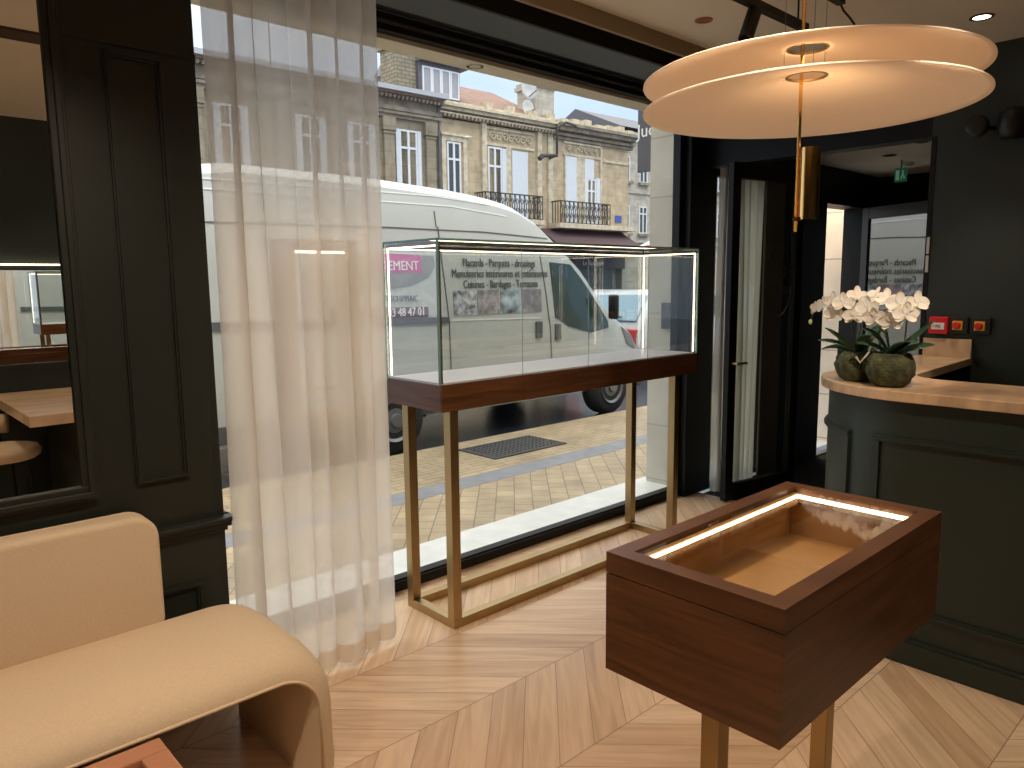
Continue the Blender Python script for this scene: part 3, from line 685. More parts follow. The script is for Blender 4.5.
flB = [((3.07, 1.215, 1.385), (-.9, .2, .1), .050), ((3.06, 1.185, 1.350), (-.9, -.1, -.2), .046), ((3.09, 1.155, 1.415), (-.8, -.2, .4), .046), ((3.08, 1.105, 1.400), (-.9, -.3, .1), .052),
       ((3.07, 1.080, 1.365), (-.85, -.5, 0), .050), ((3.06, 1.125, 1.335), (-.9, -.2, -.3), .044), ((3.10, 1.055, 1.405), (-.7, -.7, .2), .048), ((3.10, 1.20, 1.43), (-.6, .2, .6), .036)]
stB = [[(3.10, 1.16, TZ+.1), (3.085, 1.175, 1.25), (3.09, 1.18, 1.36), (3.09, 1.14, 1.395), (3.09, 1.09, 1.395)], [(3.11, 1.115, TZ+.1), (3.11, 1.09, 1.25), (3.11, 1.085, 1.36), (3.10, 1.12, 1.41)]]
lfB = [((3.10, 1.13, TZ+.12), (3.11, .985, 1.345), .052, .005, -.5, -.01), ((3.10, 1.13, TZ+.12), (3.12, .985, 1.262), .046, .015, -.3, .0), ((3.10, 1.13, TZ+.12), (3.04, 1.02, 1.27), .050, .01, -.2, .02),
       ((3.10, 1.14, TZ+.12), (3.06, 1.235, 1.325), .045, .02, .3, .01), ((3.10, 1.14, TZ+.12), (3.05, 1.25, 1.245), .042, .0, .2, .01), ((3.10, 1.14, TZ+.12), (3.08, 1.18, 1.33), .046, .03, .5, .03)]
ob = orchid('potted_orchid', 'white orchid in the nearer, larger mossy pot with long leaves reaching right', cb_, .090, .132, flB, stB, lfB, [(3.06, 1.165, 1.325), (3.07, 1.150, 1.305)])
obj('aerial_root', tube(nb(), [(3.10, 1.175, TZ+.12), (3.07, 1.195, TZ+.15), (3.04, 1.205, TZ+.12), (3.045, 1.23, TZ+.09), (3.04, 1.245, TZ+.115)], .0045, 8), M_roots, ob, smooth=True)

# ================================================================== fittings on the right wall
fa = thing('fire_alarm_call_point', 'red square fire alarm call point with white label on the dark wall', 'fire alarm', (4.5, 1.398, 1.195))
obj('housing', bx(4.462, 1.352, 1.197, 4.499, 1.446, 1.290), M_red, fa, bevel=.006)
obj('label_plate', bx(4.459, 1.368, 1.222, 4.462, 1.430, 1.258), M_inkw, fa, label='white plate')
lettering('lettering', 'FIRE', .022, M_blk, fa, face_mat((4.4585, 1.425, 1.232), (0, -1, 0), (0, 0, 1)), extrude=.0006)
for yc, lb in ((1.300, 'yellow plate with round red stop button on black box beside the fire alarm'), (1.196, 'yellow plate with round red stop button on black box, rightmost on the wall')):
    k = thing('emergency_stop_switch', lb, 'switch', (4.5, yc, 1.20), group='emergency stop switches on the dark wall')
    obj('back_box', bx(4.470, yc-.043, 1.203, 4.499, yc+.043, 1.289), M_blk, k, bevel=.004)
    obj('plate', bx(4.465, yc-.018, 1.222, 4.470, yc+.030, 1.270), M_yel, k, label='yellow plate')
    obj('knob', lathe(nb(), [(0, -.026), (.014, -.026), (.019, -.020), (.019, -.008), (.012, 0)], (4.465, yc+.006, 1.246), 20, 'x'), M_red, k, smooth=False, label='red knob')
hd = thing('door_catch', 'slim pale metal plate on the edge of the dark door jamb', 'door catch', (4.49, 1.484, 1.53))
bm = nb(); box(bm, 4.486, 1.476, 1.53, 4.497, 1.490, 1.62); box(bm, 4.486, 1.476, 1.63, 4.497, 1.490, 1.72)
obj('plate', bm, plain('pale_steel', (.55, .55, .52), .4, .4), hd)
ls = thing('wall_speaker', 'black round wall lamp with short wide shade mounted high on the dark wall', 'wall lamp', (4.5, 1.2, 2.25))
obj('round_head', lathe(nb(), [(0, -.05), (.035, -.052), (.052, -.045), (.056, -.02), (.05, 0)], (4.40, 1.255, 2.25), 28, 'x'), M_blk, ls, smooth=True)
obj('arm', tube(nb(), [(4.42, 1.255, 2.25), (4.47, 1.22, 2.25), (4.497, 1.20, 2.25)], .012), M_blk, ls)
obj('shade', lathe(nb(), [(.045, 0), (.065, .03), (.062, .12), (.05, .14)], (4.42, 1.11, 2.18), 28, 'z'), M_blk, ls, smooth=True)

# ================================================================== ceiling fittings
def downlight(x, y, z, lab, lens, watt=0, ring=M_blk, r=.045, spot=1.5, aim=None, group=None):
    d = thing('recessed_downlight', lab, 'ceiling light', (x, y, z-.004), group='recessed downlights')
    obj('trim_ring', lathe(nb(), [(r*.72, .0), (r, 0), (r, -.004), (r*.72, -.004), (r*.72, 0)], (x, y, z-.001), 28, cap=False), ring, d)
    obj('lens', lathe(nb(), [(0, -.001), (r*.72, -.001), (r*.72, 0), (0, 0)], (x, y, z-.0015), 28), lens, d)
    if watt:
        rot = (0, 0, 0)
        if aim: rot = (Vector(aim)-Vector((x, y, z))).to_track_quat('-Z', 'Y').to_euler()
        l = light('SPOT', 'lamp_light', d, (x, y, z-.02), watt, WARM, rot, spot_size=spot, spot_blend=.6, shadow_soft_size=.035)
    return d
downlight(3.09, 2.02, CH, 'small recessed copper-coloured downlight, unlit, on the beige ceiling left of the pendant', M_copper, 0, M_copper, .04)
downlight(4.01, 1.16, CH, 'lit white recessed downlight above the reception counter', M_spotlens, SPOT_W*.7, M_blk, .05, 1.2)
downlight(5.93, 2.26, VC, 'dark recessed downlight in the middle of the entrance ceiling', M_blackmat, 0, M_blk, .05)
downlight(5.52, 1.90, VC, 'dark recessed downlight at the near edge of the entrance ceiling', M_blackmat, 0, M_blk, .045)
# unseen ceiling lamps, mostly fill lights added to brighten the room
for i, (x, y, aim, wt) in enumerate([(.55, 1.2, (.45, 2.0, 0), 1.35), (1.9, 1.15, (2.2, 1.8, 0), 1.2), (-.8, 1.2, None, 1), (.4, -.4, None, .6), (1.8, -.6, None, .22), (-1.0, -.6, None, .8), (3.0, -.3, (2.85, -.3, 0), .5)]):
    downlight(x, y, CH, ['unseen downlight over the sofa seat', 'unseen downlight over the open floor by the showcase', 'added fill downlight over the far end of the sofa', 'added fill downlight over the marble table', 'added fill downlight beside the back wall', 'added fill downlight in the back corner', 'added fill downlight in front of the counter'][i], M_spotlens, SPOT_W*wt, M_blk, .045, 1.9, aim)
downlight(2.15, .40, CH, 'added downlight aimed at the orchids on the curved counter end', M_spotlens, SPOT_W*2.0, M_blk, .045, .46, (3.12, 1.24, 1.40))  # unseen spot added to brighten the orchid petals
downlight(6.45, 3.07, 2.605, 'added outdoor downlight brightening the stone pier by the entrance door', M_spotlens, 45, M_blk, .04, 2.2, (6.93, 3.3, 1.0))  # unseen soffit lamp added to brighten the entrance stone
downlight(2.62, 3.07, 2.605, 'unlit outdoor downlight in the soffit over the shop window', M_blackmat, 0, M_rim, .045)
# smoke detector + exit sign
sd = obj('smoke_detector', lathe(nb(), [(0, -.03), (.03, -.03), (.05, -.015), (.055, 0)], (6.42, 2.32, VC), 24), M_wframe, smooth=True, label='white round smoke detector on the entrance ceiling above the exit sign', cat='smoke detector')
ex = thing('exit_sign', 'small green exit sign hanging from the entrance ceiling', 'exit sign', (6.25, 2.29, 2.235))
obj('sign_panel', bx(6.245, 2.245, 2.235, 6.255, 2.335, 2.34), M_exit, ex)
obj('bracket', tube(nb(), [(6.25, 2.29, 2.34), (6.25, 2.29, VC)], .006), M_rim, ex)
bm = nb()
box(bm, 6.242, 2.30, 2.25, 6.2445, 2.325, 2.325); 
obj('pictogram_door', bm, M_exitw, ex)
bm = nb(); box(bm, 6.242, 2.268, 2.275, 6.2445, 2.280, 2.305); box(bm, 6.242, 2.280, 2.252, 6.2445, 2.288, 2.28); box(bm, 6.242, 2.258, 2.257, 6.2445, 2.268, 2.28); box(bm, 6.242, 2.268, 2.309, 6.2445, 2.28, 2.322)
obj('pictogram_figure', bm, M_exitw, ex)

# ---- tracks and spot heads
tk = thing('ceiling_track', 'black suspended track rail passing behind the disc pendant', 'track light', (2.3, 1.6, 2.55))
obj('rail', bx(1.2, 1.585, 2.545, 3.22, 1.615, 2.575), M_black, tk)
for x in (1.6, 3.15): obj('hanger', tube(nb(), [(x, 1.6, 2.575), (x, 1.6, CH)], .004), M_black, tk)
def spothead(name, lab, x, y, z, tilt, rz):
    s = thing(name, lab, 'spotlight', (x, y, z))
    R = Matrix.Translation((x, y, z)) @ Matrix.Rotation(rz, 4, 'Z') @ Matrix.Rotation(tilt, 4, 'Y')
    bm = lathe(nb(), [(.0, 0), (.026, 0), (.028, -.01), (.028, -.14), (.022, -.14), (.022, -.12), (0, -.12)], (0, 0, 0), 24); bmesh.ops.transform(bm, matrix=R, verts=bm.verts[:])
    obj('head', bm, M_black, s)
    obj('yoke', tube(tube(nb(), [(x-.01, y, z+.065), (x-.03, y, z+.0), (x-.035, y, z-.06)], .005), [(x-.01, y, z+.065), (x+.02, y, z+.07)], .008), M_black, s)
    return s
spothead('track_spotlight', 'black cylindrical spotlight tilted down from the ceiling track', 2.80, 1.6, 2.545-.005, math.radians(28), 0)
tk2 = thing('cable_feed', 'short black rail end with a drooping cable above the pendant', 'track light', (2.95, 1.36, 2.55))
obj('rail', bx(2.55, 1.18, 2.56, 3.03, 1.21, 2.585) if False else bx(2.86, 1.345, 2.545, 3.02, 1.375, 2.575), M_black, tk2)
obj('hanger', tube(nb(), [(2.94, 1.36, 2.575), (2.94, 1.36, CH)], .006), M_black, tk2)
obj('cable', tube(nb(), [(3.01, 1.36, 2.548), (3.03, 1.355, 2.525), (3.07, 1.35, 2.51), (3.11, 1.345, 2.49)], .004), M_black, tk2)

# ---- disc pendant
PX, PY, RD = 2.80, 1.38, .60
pd = thing('disc_pendant_lamp', 'large pendant lamp of two warm opal discs on a brass rod over the counter end', 'pendant lamp', (PX, PY, 1.68))
def disc(zr, rise, rh=.072, th=.006):
    prof = []
    n = 22
    for i in range(n+1):
        s = i/n; r = rh+(RD-rh)*s; prof.append((r, zr+rise*(1-s**1.35)))
    back = [(r, z+th) for r, z in prof[::-1]]
    bm = nb(); lathe(bm, prof+back+[prof[0]], (PX, PY, 0), 96, cap=False); return bm
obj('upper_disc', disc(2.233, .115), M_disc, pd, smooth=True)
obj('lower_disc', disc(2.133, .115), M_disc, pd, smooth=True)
for z in (2.246, 2.346):
    bm = nb(); lathe(bm, [(.075, 0), (.075, .008), (.068, .008), (.068, 0), (.075, 0)], (PX, PY, z), 40, cap=False)
    obj('hole_ring', bm, M_brass, pd)
rx, ry = PX-.012, PY+.014
obj('rod', tube(nb(), [(rx, ry, 1.68), (rx, ry, CH)], .0065, 12), M_gold, pd, smooth=True)
obj('ceiling_rose', lathe(nb(), [(.05, 0), (.05, .02)], (PX, PY, CH-.02), 32), M_gold, pd)
tx, ty = PX+.014, PY-.022
bm = nb(); lathe(bm, [(.036, 1.725), (.036, 1.99), (.032, 1.99), (.032, 1.735), (0, 1.735), (0, 1.725), (.036, 1.725)], (tx, ty, 0), 36, cap=False)
tb = obj('lamp_tube', bm, M_gold, pd, smooth=False)
for p in tb.data.polygons: p.use_smooth = True
mm = tb.modifiers.new('e', 'EDGE_SPLIT'); mm.split_angle = math.radians(40)
obj('clamp', bx(rx-.012, ry-.012, 1.72, rx+.02, ry+.008, 1.735), M_gold, pd)
for a in (100, 220, 340):
    x = PX+.085*math.cos(math.radians(a)); y = PY+.085*math.sin(math.radians(a))
    obj('wire', tube(nb(), [(x, y, 2.245), (x, y, CH)], .001, 5), M_rim, pd)
light('SPOT', 'uplight', pd, (tx, ty, 1.96), 4.5, (1.0, .62, .30), (PI, 0, 0), spot_size=2.5, spot_blend=.6, shadow_soft_size=.03)
light('POINT', 'disc_light', pd, (PX, PY, 2.31), .6, (1.0, .62, .30), (0, 0, 0), shadow_soft_size=.05)

# ================================================================== sofa
sf = thing('cream_sofa', 'cream boucle bench sofa with curved waterfall end below the mirror', 'sofa', (.2, 2.2, 0))
def waterfall(x0, x1, r, zt, th, n=12):
    out = [(x0, 0)] + [(x0, zt-r)] + [(x0+r-r*math.cos(PI/2*i/n), zt-r+r*math.sin(PI/2*i/n)) for i in range(1, n+1)] + [(x1-r+r*math.sin(PI/2*i/n), zt-r+r*math.cos(PI/2*i/n)) for i in range(n)] + [(x1, zt-r), (x1, 0)]
    ri = .03; tl = .13
    inn = [(x1-tl, 0), (x1-tl, zt-th-ri)] + [(x1-tl-ri+ri*math.cos(PI/2*i/n), zt-th-ri+ri*math.sin(PI/2*i/n)) for i in range(1, n+1)] + [(x0+tl+ri-ri*math.sin(PI/2*i/n), zt-th-ri+ri*math.cos(PI/2*i/n)) for i in range(n)] + [(x0+tl, zt-th-ri), (x0+tl, 0)]
    return out, inn
out, inn_ = waterfall(-.95, 1.09, .21, .435, .115)
bm = nb(); n = len(out); fy, by = 1.95, 2.463
ys = [fy, fy+.004, fy+.030, fy+.075, fy+.13, fy+.2, by-.1, by-.03, by]
dz = [-.085, -.060, -.032, -.012, -.002, .004, .004, 0, -.012]     # cushion crown across the depth
rings = []
def out_n(i):
    a = Vector(out[max(i-1, 0)]); b = Vector(out[min(i+1, len(out)-1)]); t = (b-a).normalized(); return Vector((-t.y, t.x))
for y, d in zip(ys, dz):
    row = []
    for i_, (x, z) in enumerate(out):
        v = out_n(i_)
        d_ = d; row.append(bm.verts.new((x+v.x*d_, y, z+v.y*d_ if z > 0 else 0)))
    rings.append(row)
rin = []
for y in (fy+.10, by):
    rin.append([bm.verts.new((x, y, z)) for x, z in inn_[::-1]])
for a, b in zip(rings[:-1], rings[1:]):
    for k in range(n-1): bm.faces.new((a[k], a[k+1], b[k+1], b[k]))
for k in range(n-1):
    bm.faces.new((rin[0][k], rin[0][k+1], rin[1][k+1], rin[1][k])); bm.faces.new((rings[0][k], rings[0][k+1], rin[0][k+1], rin[0][k])); bm.faces.new((rings[-1][k], rings[-1][k+1], rin[1][k+1], rin[1][k]))
seat = obj('seat', bm, M_cream, sf, smooth=True)
mm = seat.modifiers.new('e', 'EDGE_SPLIT'); mm.split_angle = math.radians(60)
pp = [(x-(.05*(1 if x > 0 else -1) if z < .2 else 0), fy, z) for x, z in out]
pth = []
for i_, (x, z) in enumerate(out):
    v = out_n(i_); k_ = .083; pth.append((x-v.x*k_, fy+.000, max(.006, z-v.y*k_)))
obj('piping', tube(nb(), pth, .005, 8), M_cream, sf, smooth=True)
bc = nb(); 
def rrect(x0, z0, x1, z1, rs, n=8):
    pts = []
    for (cx, cz, a0, r) in ((x1-rs[1], z1-rs[1], 0, rs[1]), (x0+rs[0], z1-rs[0], 90, rs[0]), (x0+rs[2], z0+rs[2], 180, rs[2]), (x1-rs[3], z0+rs[3], 270, rs[3])):
        for i in range(n+1): a = math.radians(a0+90*i/n); pts.append((cx+r*math.cos(a), cz+r*math.sin(a)))
    return pts
prism(bc, rrect(-.80, .41, .745, .780, (.075, .075, .02, .02)), 2.462, 2.56, 'y')
obj('backrest', bc, M_cream, sf, bevel=.018, seg=4, auto=50)
obj('piping', tube(nb(), [(x, 2.553, z) for x, z in rrect(-.795, .43, .742, .778, (.075, .075, .02, .02))][:20], .004, 8), M_cream, sf, smooth=True)

# ================================================================== low table in the foreground
lt = thing('coffee_table', 'low terracotta-brown table with recessed glazed tray, bottom left corner', 'coffee table', (.15, 1.5, 0))
X0, X1, Y0, Y1 = -.25, .522, 1.20, 1.85
bm = nb(); fw_ = .062
box(bm, X0, Y0, .365, X1, Y0+fw_, .40); box(bm, X0, Y1-fw_, .365, X1, Y1, .40); box(bm, X0, Y0+fw_, .365, X0+fw_, Y1-fw_, .40); box(bm, X1-fw_, Y0+fw_, .365, X1, Y1-fw_, .40)
obj('top_frame', bm, M_caramel, lt, bevel=.004)
obj('tray', bx(X0+.01, Y0+.01, .29, X1-.01, Y1-.01, .365-.03), M_oakin, lt)
obj('glass_inlay', bx(X0+fw_-.005, Y0+fw_-.005, .385, X1-fw_+.005, Y1-fw_+.005, .392), M_glass, lt)
bm = nb(); box(bm, X0+.005, Y0+.005, .28, X1-.005, Y0+.02, .365); box(bm, X0+.005, Y1-.02, .28, X1-.005, Y1-.005, .365); box(bm, X0+.005, Y0+.02, .28, X0+.02, Y1-.02, .365); box(bm, X1-.02, Y0+.02, .28, X1-.005, Y1-.02, .365)
obj('apron', bm, M_walnut, lt)
for x in (X0+.03, X1-.07):
    for y in (Y0+.03, Y1-.07): obj('leg', bx(x, y, 0, x+.04, y+.04, .29), M_walnut, lt)

# ================================================================== what the mirror shows: marble table, stool, framed back mirror
mt = thing('marble_table', 'thick beige marble table reflected in the wall mirror', 'table', (1.3, -.5, 0))
obj('table_top', bx(.85, -1.07, .70, 2.0, .20, .765), M_marble, mt, bevel=.003)
obj('pedestal', bx(1.15, -.95, 0, 1.7, -.1, .70), M_wallR, mt)
stl = thing('round_stool_chair', 'round cream upholstered chair with black legs reflected in the wall mirror', 'chair', (.80, -.55, 0))
obj('seat', lathe(nb(), [(0, .40), (.20, .40), (.225, .42), (.23, .45), (.215, .475), (.17, .485), (0, .487)], (.80, -.55, 0), 40), M_cream, stl, smooth=True)
obj('backrest', tube(nb(), [(.80+.21*math.cos(math.radians(a)), -.55+.21*math.sin(math.radians(a)), .60) for a in range(150, 300, 8)], .065, 16), M_cream, stl, smooth=True)
for a in (30, 120, 210, 300):
    x, y = .80+.16*math.cos(math.radians(a)), -.55+.16*math.sin(math.radians(a)); obj('leg', tube(nb(), [(x, y, .40), (x*1.0+.02*math.cos(math.radians(a)), y+.02*math.sin(math.radians(a)), 0)], .011, 8), M_black, stl)
for a in (170, 225, 280): obj('back_post', tube(nb(), [(.80+.20*math.cos(math.radians(a)), -.55+.20*math.sin(math.radians(a)), .45), (.80+.21*math.cos(math.radians(a)), -.55+.21*math.sin(math.radians(a)), .58)], .012, 8), M_black, stl)
bmw = thing('back_wall_mirror', 'dark framed mirror on the back wall reflecting the lit showcase', 'mirror', (1.1, YB, .9))
obj('mirror_glass', bx(.72, YB+.004, .96, 1.46, YB+.012, 1.62), M_mirror, bmw)
obj('mirror_frame', frame_y(nb(), .69, .93, 1.49, 1.65, .03, YB, YB+.03), M_green, bmw)
obj('led_strip', bx(.70, YB+.03, 1.655, 1.48, YB+.045, 1.664), M_led, bmw, label='lit strip along the top edge')
struct('trim_12', bx(XL, .86, CH-.012, 2.0, 1.02, CH), plain('dark_red_ceiling_slot', (.05, .025, .022), .6))

# ================================================================== street
struct('ground_threshold', bx(-2, 3.01, -.14, 12, 3.5, -.03), M_sill)
struct('ground_pavement', bx(-8, 3.5, -.20, 26, 4.25, -.032), M_pave)
struct('ground_band', bx(-8, 4.25, -.20, 26, 4.49, -.030), M_band)
struct('ground_street_bricks', bx(-8, 4.49, -.20, 26, 5.56, -.033), M_pave2)
struct('ground_road', bx(-20, 5.56, -.25, 60, 40, -.15), M_asph)
gr = thing('drain_grate', 'square cast iron drain grate set in the yellow paving', 'grate', (4.68, 5.03, -.033))
bm = nb(); box(bm, 4.23, 4.77, -.033, 5.14, 4.80, -.022); box(bm, 4.23, 5.26, -.033, 5.14, 5.29, -.022); box(bm, 4.23, 4.80, -.033, 4.26, 5.26, -.022); box(bm, 5.11, 4.80, -.033, 5.14, 5.26, -.022)
obj('grate_frame', bm, M_grate, gr)
bm = nb()
for i in range(17): box(bm, 4.27+i*.05, 4.80, -.032, 4.295+i*.05, 5.26, -.024)
for i in range(9): box(bm, 4.26, 4.815+i*.05, -.032, 5.11, 4.835+i*.05, -.025)
obj('grid', bm, M_grate, gr)
struct('wall_pier', bx(4.585, 3.019, -.04, 4.84, 3.42, 3.3), M_pier)
struct('wall_pier_entrance', bx(6.93, 2.99, -.04, 9.5, 3.6, 3.3), bricks('warm_pale_limestone', (.84, .74, .62), (.80, .70, .58), (.45, .38, .30), 1.2, .42, msize=.006, vert=True, rough=.8, noise=.3))
pl = obj('wall_letterbox', bx(4.62, 3.42, 1.12, 4.74, 3.50, 1.33) if False else bx(4.565, 3.20, 1.15, 4.585, 3.29, 1.34), M_sign, label='small dark plaque on the pale stone pier outside the window', cat='plaque')
sg = thing('projecting_shop_sign', 'dark grey projecting sign board with white letters on the pier outside', 'sign', (4.98, 3.6, 2.42))
obj('sign_panel', bx(4.96, 3.42, 2.36, 4.985, 3.83, 3.20), M_sign, sg, bevel=.003)
obj('bracket', tube(tube(nb(), [(4.70, 3.405, 2.55), (4.975, 3.44, 2.55)], .012), [(4.70, 3.405, 3.05), (4.975, 3.44, 3.05)], .012), M_black, sg)
lettering('lettering', 'Juc', .145, M_inkw, sg, face_mat((4.958, 3.835, 2.63), (0, -1, 0), (0, 0, 1)), extrude=.001)
lettering('lettering', 'opticien', .04, M_inkw, sg, face_mat((4.958, 3.56, 2.56), (0, -1, 0), (0, 0, 1)), extrude=.001) if False else None

# ---- white van
def lerp_tab(tab, x):
    if x <= tab[0][0]: return tab[0][1]
    for (a, b), (c, d) in zip(tab[:-1], tab[1:]):
        if x <= c: return b+(d-b)*(x-a)/(c-a)
    return tab[-1][1]
VT = [(2.10, 2.30), (2.16, 2.42), (2.4, 2.52), (3.95, 2.51), (4.8, 2.47), (5.3, 2.43), (5.70, 2.36), (6.07, 2.20), (6.44, 1.94), (6.74, 1.71), (7.08, 1.37), (7.40, 1.10), (7.60, 1.00), (7.80, .86), (7.93, .70), (7.95, .5)]
FR = [(0.0, .93), (.10, .985), (.20, 1.0), (.42, 1.0), (.58, .988), (.74, .965), (.88, .935), (.95, .90), (.985, .80), (1.0, .50)]
VY = 6.95; ZB = .17
def van_side_y(x, z):
    zt = lerp_tab(VT, x); f = max(0, min(1, (z-ZB)/(zt-ZB))); return VY - lerp_tab(FR, f)*taper(x)
def taper(x): return 1.0 if x < 6.6 else 1.0-.10*((x-6.6)/1.35)**2
vn = thing('white_van', 'white high-roof delivery van with joinery lettering parked outside the window', 'van', (5.0, VY, -.15))
bm = nb(); sts = [2.10, 2.13, 2.18, 2.3, 2.6, 3.0, 3.5, 4.0, 4.5, 4.8, 5.1, 5.4, 5.6, 5.75, 5.9, 6.07, 6.25, 6.44, 6.6, 6.74, 6.9, 7.08, 7.25, 7.4, 7.6, 7.8, 7.9, 7.95]
rows = []
for x in sts:
    zt = lerp_tab(VT, x); tp = taper(x)*(1 if x > 2.15 else .985); row = []
    for f, hw in FR: row.append(bm.verts.new((x, VY-hw*tp, ZB+(zt-ZB)*f)))
    row.append(bm.verts.new((x, VY, zt+.012)))
    for f, hw in FR[::-1]: row.append(bm.verts.new((x, VY+hw*tp, ZB+(zt-ZB)*f)))
    rows.append(row)
for a, b in zip(rows[:-1], rows[1:]):
    for k in range(len(a)-1): bm.faces.new((a[k], a[k+1], b[k+1], b[k]))
    bm.faces.new((a[-1], a[0], b[0], b[-1]))
bm.faces.new(rows[0]); bm.faces.new(rows[-1][::-1])
vb = obj('van_body', bm, M_vanw, vn, smooth=True)
mm = vb.modifiers.new('e', 'EDGE_SPLIT'); mm.split_angle = math.radians(38)
def overlay(poly, lift=.006, thick=.02, far=False):
    """thin shaped plate following the curve of the van's side"""
    bm = nb(); f = [bm.verts.new((x, 0, z)) for x, z in poly]; bm.faces.new(f)
    x0, x1 = min(p[0] for p in poly), max(p[0] for p in poly); z0, z1 = min(p[1] for p in poly), max(p[1] for p in poly)
    for ax, lo, hi, st in (('x', x0, x1, .12), ('z', z0, z1, .06)):
        k = lo+st
        while k < hi-1e-3:
            bmesh.ops.bisect_plane(bm, geom=bm.verts[:]+bm.edges[:]+bm.faces[:], plane_co=(k, 0, k), plane_no=(1, 0, 0) if ax == 'x' else (0, 0, 1)); k += st
    g = bmesh.ops.extrude_face_region(bm, geom=bm.faces[:]); back = {v for v in g['geom'] if isinstance(v, bmesh.types.BMVert)}
    for v in bm.verts: v.co.y = van_side_y(v.co.x, v.co.z)+(thick if v in back else -lift)
    return bm
def strip_poly(pts, w): # thin line
    a = Vector(pts[0]); b = Vector(pts[1]); t = (b-a).normalized(); nrm = Vector((-t.y, t.x))*w/2
    return [tuple(a+nrm), tuple(a-nrm), tuple(b-nrm), tuple(b+nrm)]
def multi(polys, lift=.006):
    bm = nb()
    for p in polys:
        o2 = overlay(p, lift); me = bpy.data.meshes.new('x'); o2.to_mesh(me); bm.from_mesh(me); bpy.data.meshes.remove(me); o2.free()
    return bm
def polyline(pts, w): return [strip_poly((a, b), w) for a, b in zip(pts[:-1], pts[1:])]
obj('side_window', overlay([(6.17, 1.72), (6.55, 1.70), (6.74, 1.52), (6.98, 1.28), (7.22, 1.02), (7.22, .93), (6.85, .89), (6.45, .98), (6.22, 1.10)], .010), M_vanglass, vn)
def van_top_z(x, y):
    zt = lerp_tab(VT, x); h = abs(y-VY)/taper(x); tab = [(w_, f_) for f_, w_ in FR[::-1][:7]]
    return ZB+(zt-ZB)*lerp_tab(tab, h)
bm = nb(); g_ = []
for i in range(13):
    x = 6.26+(7.28-6.26)*i/12; g_.append([bm.verts.new((x, VY+yy, van_top_z(x, VY+yy)+.010)) for yy in [(-.80+1.6*k/14)*(1 if i else .95) for k in range(15)]])
for a_, b_ in zip(g_[:-1], g_[1:]):
    for k in range(14): bm.faces.new((a_[k], a_[k+1], b_[k+1], b_[k]))
g = bmesh.ops.extrude_face_region(bm, geom=bm.faces[:]); bmesh.ops.translate(bm, verts=[v for v in g['geom'] if isinstance(v, bmesh.types.BMVert)], vec=(-.01, 0, -.03))
obj('windscreen', bm, M_vanglass, vn)
seams = polyline([(4.60, 2.05), (4.62, 1.70), (4.68, 1.10), (4.69, .62), (4.66, .34)], .012)+polyline([(6.02, 1.78), (6.07, 1.45), (6.14, .95), (6.17, .45)], .012)+polyline([(2.2, 1.99), (4.0, 2.02), (5.2, 2.02), (6.30, 1.98)], .012)+polyline([(6.17, .36), (6.9, .36)], .01)+polyline([(4.58, 2.04), (4.57, 2.2)], .01)
obj('panel_gaps', multi(seams), M_vangrey, vn)
obj('swage_line', multi(polyline([(4.72, 1.125), (5.98, 1.10)], .012)+polyline([(2.3, 2.25), (4.8, 2.26), (5.55, 2.20)], .010)+polyline([(2.3, 2.33), (4.6, 2.35), (5.3, 2.31)], .010)), plain('bright_pressed_edge', (.8, .82, .82), .3), vn)
obj('side_rub_strip', overlay([(2.3, 1.21), (4.66, 1.16), (4.66, 1.10), (2.3, 1.14)], .02), M_vangrey, vn)
obj('sill', overlay([(2.25, .36), (3.45, .34), (6.65, .34), (6.65, .20), (2.25, .20)], .012), M_vangrey, vn)
for xh, zh in ((5.90, .97), (6.21, .93)): obj('door_handle', overlay([(xh, zh+.09), (xh+.09, zh+.09), (xh+.09, zh-.09), (xh, zh-.09)], .025), M_vangrey, vn)
obj('door_mirror', (lambda b: (box(b, 7.12, 5.78, 1.04, 7.18, 5.93, 1.34), b)[-1])(nb()), M_blk, vn, bevel=.03, seg=3)
obj('bumper', (lambda b: (box(b, 7.62, VY-.93, .12, 8.0, VY+.93, .48), b)[-1])(nb()), M_vangrey, vn, bevel=.06, seg=3)
obj('headlamp', overlay([(7.55, .92), (7.84, .78), (7.84, .62), (7.62, .70)], .01), M_rim, vn)
for xw in (3.98, 7.20):
    for s in (-1, 1):
        yc = VY+s*.92
        wh = obj('wheel', lathe(nb(), [(.20, -.11), (.30, -.12), (.345, -.08), (.35, 0), (.345, .08), (.30, .12), (.20, .11)], (xw, yc, .20), 36, 'y'), M_tyre, vn, smooth=True)
        yo = yc+s*.115
        obj('wheel_rim', lathe(nb(), [(0, -.03*s*-1), (.06, .03*s), (.07, 0), (.17, -.01*s), (.205, .015*s), (.21, -.06*s), (0, -.06*s)], (xw, yo, .20), 30, 'y'), M_rim, wh)
    pts = [(xw+.43*math.cos(math.radians(a)), .17+.43*math.sin(math.radians(a))) for a in range(0, 181, 12)]
    obj('wheel_arch', overlay(pts, .004), M_blk, vn)
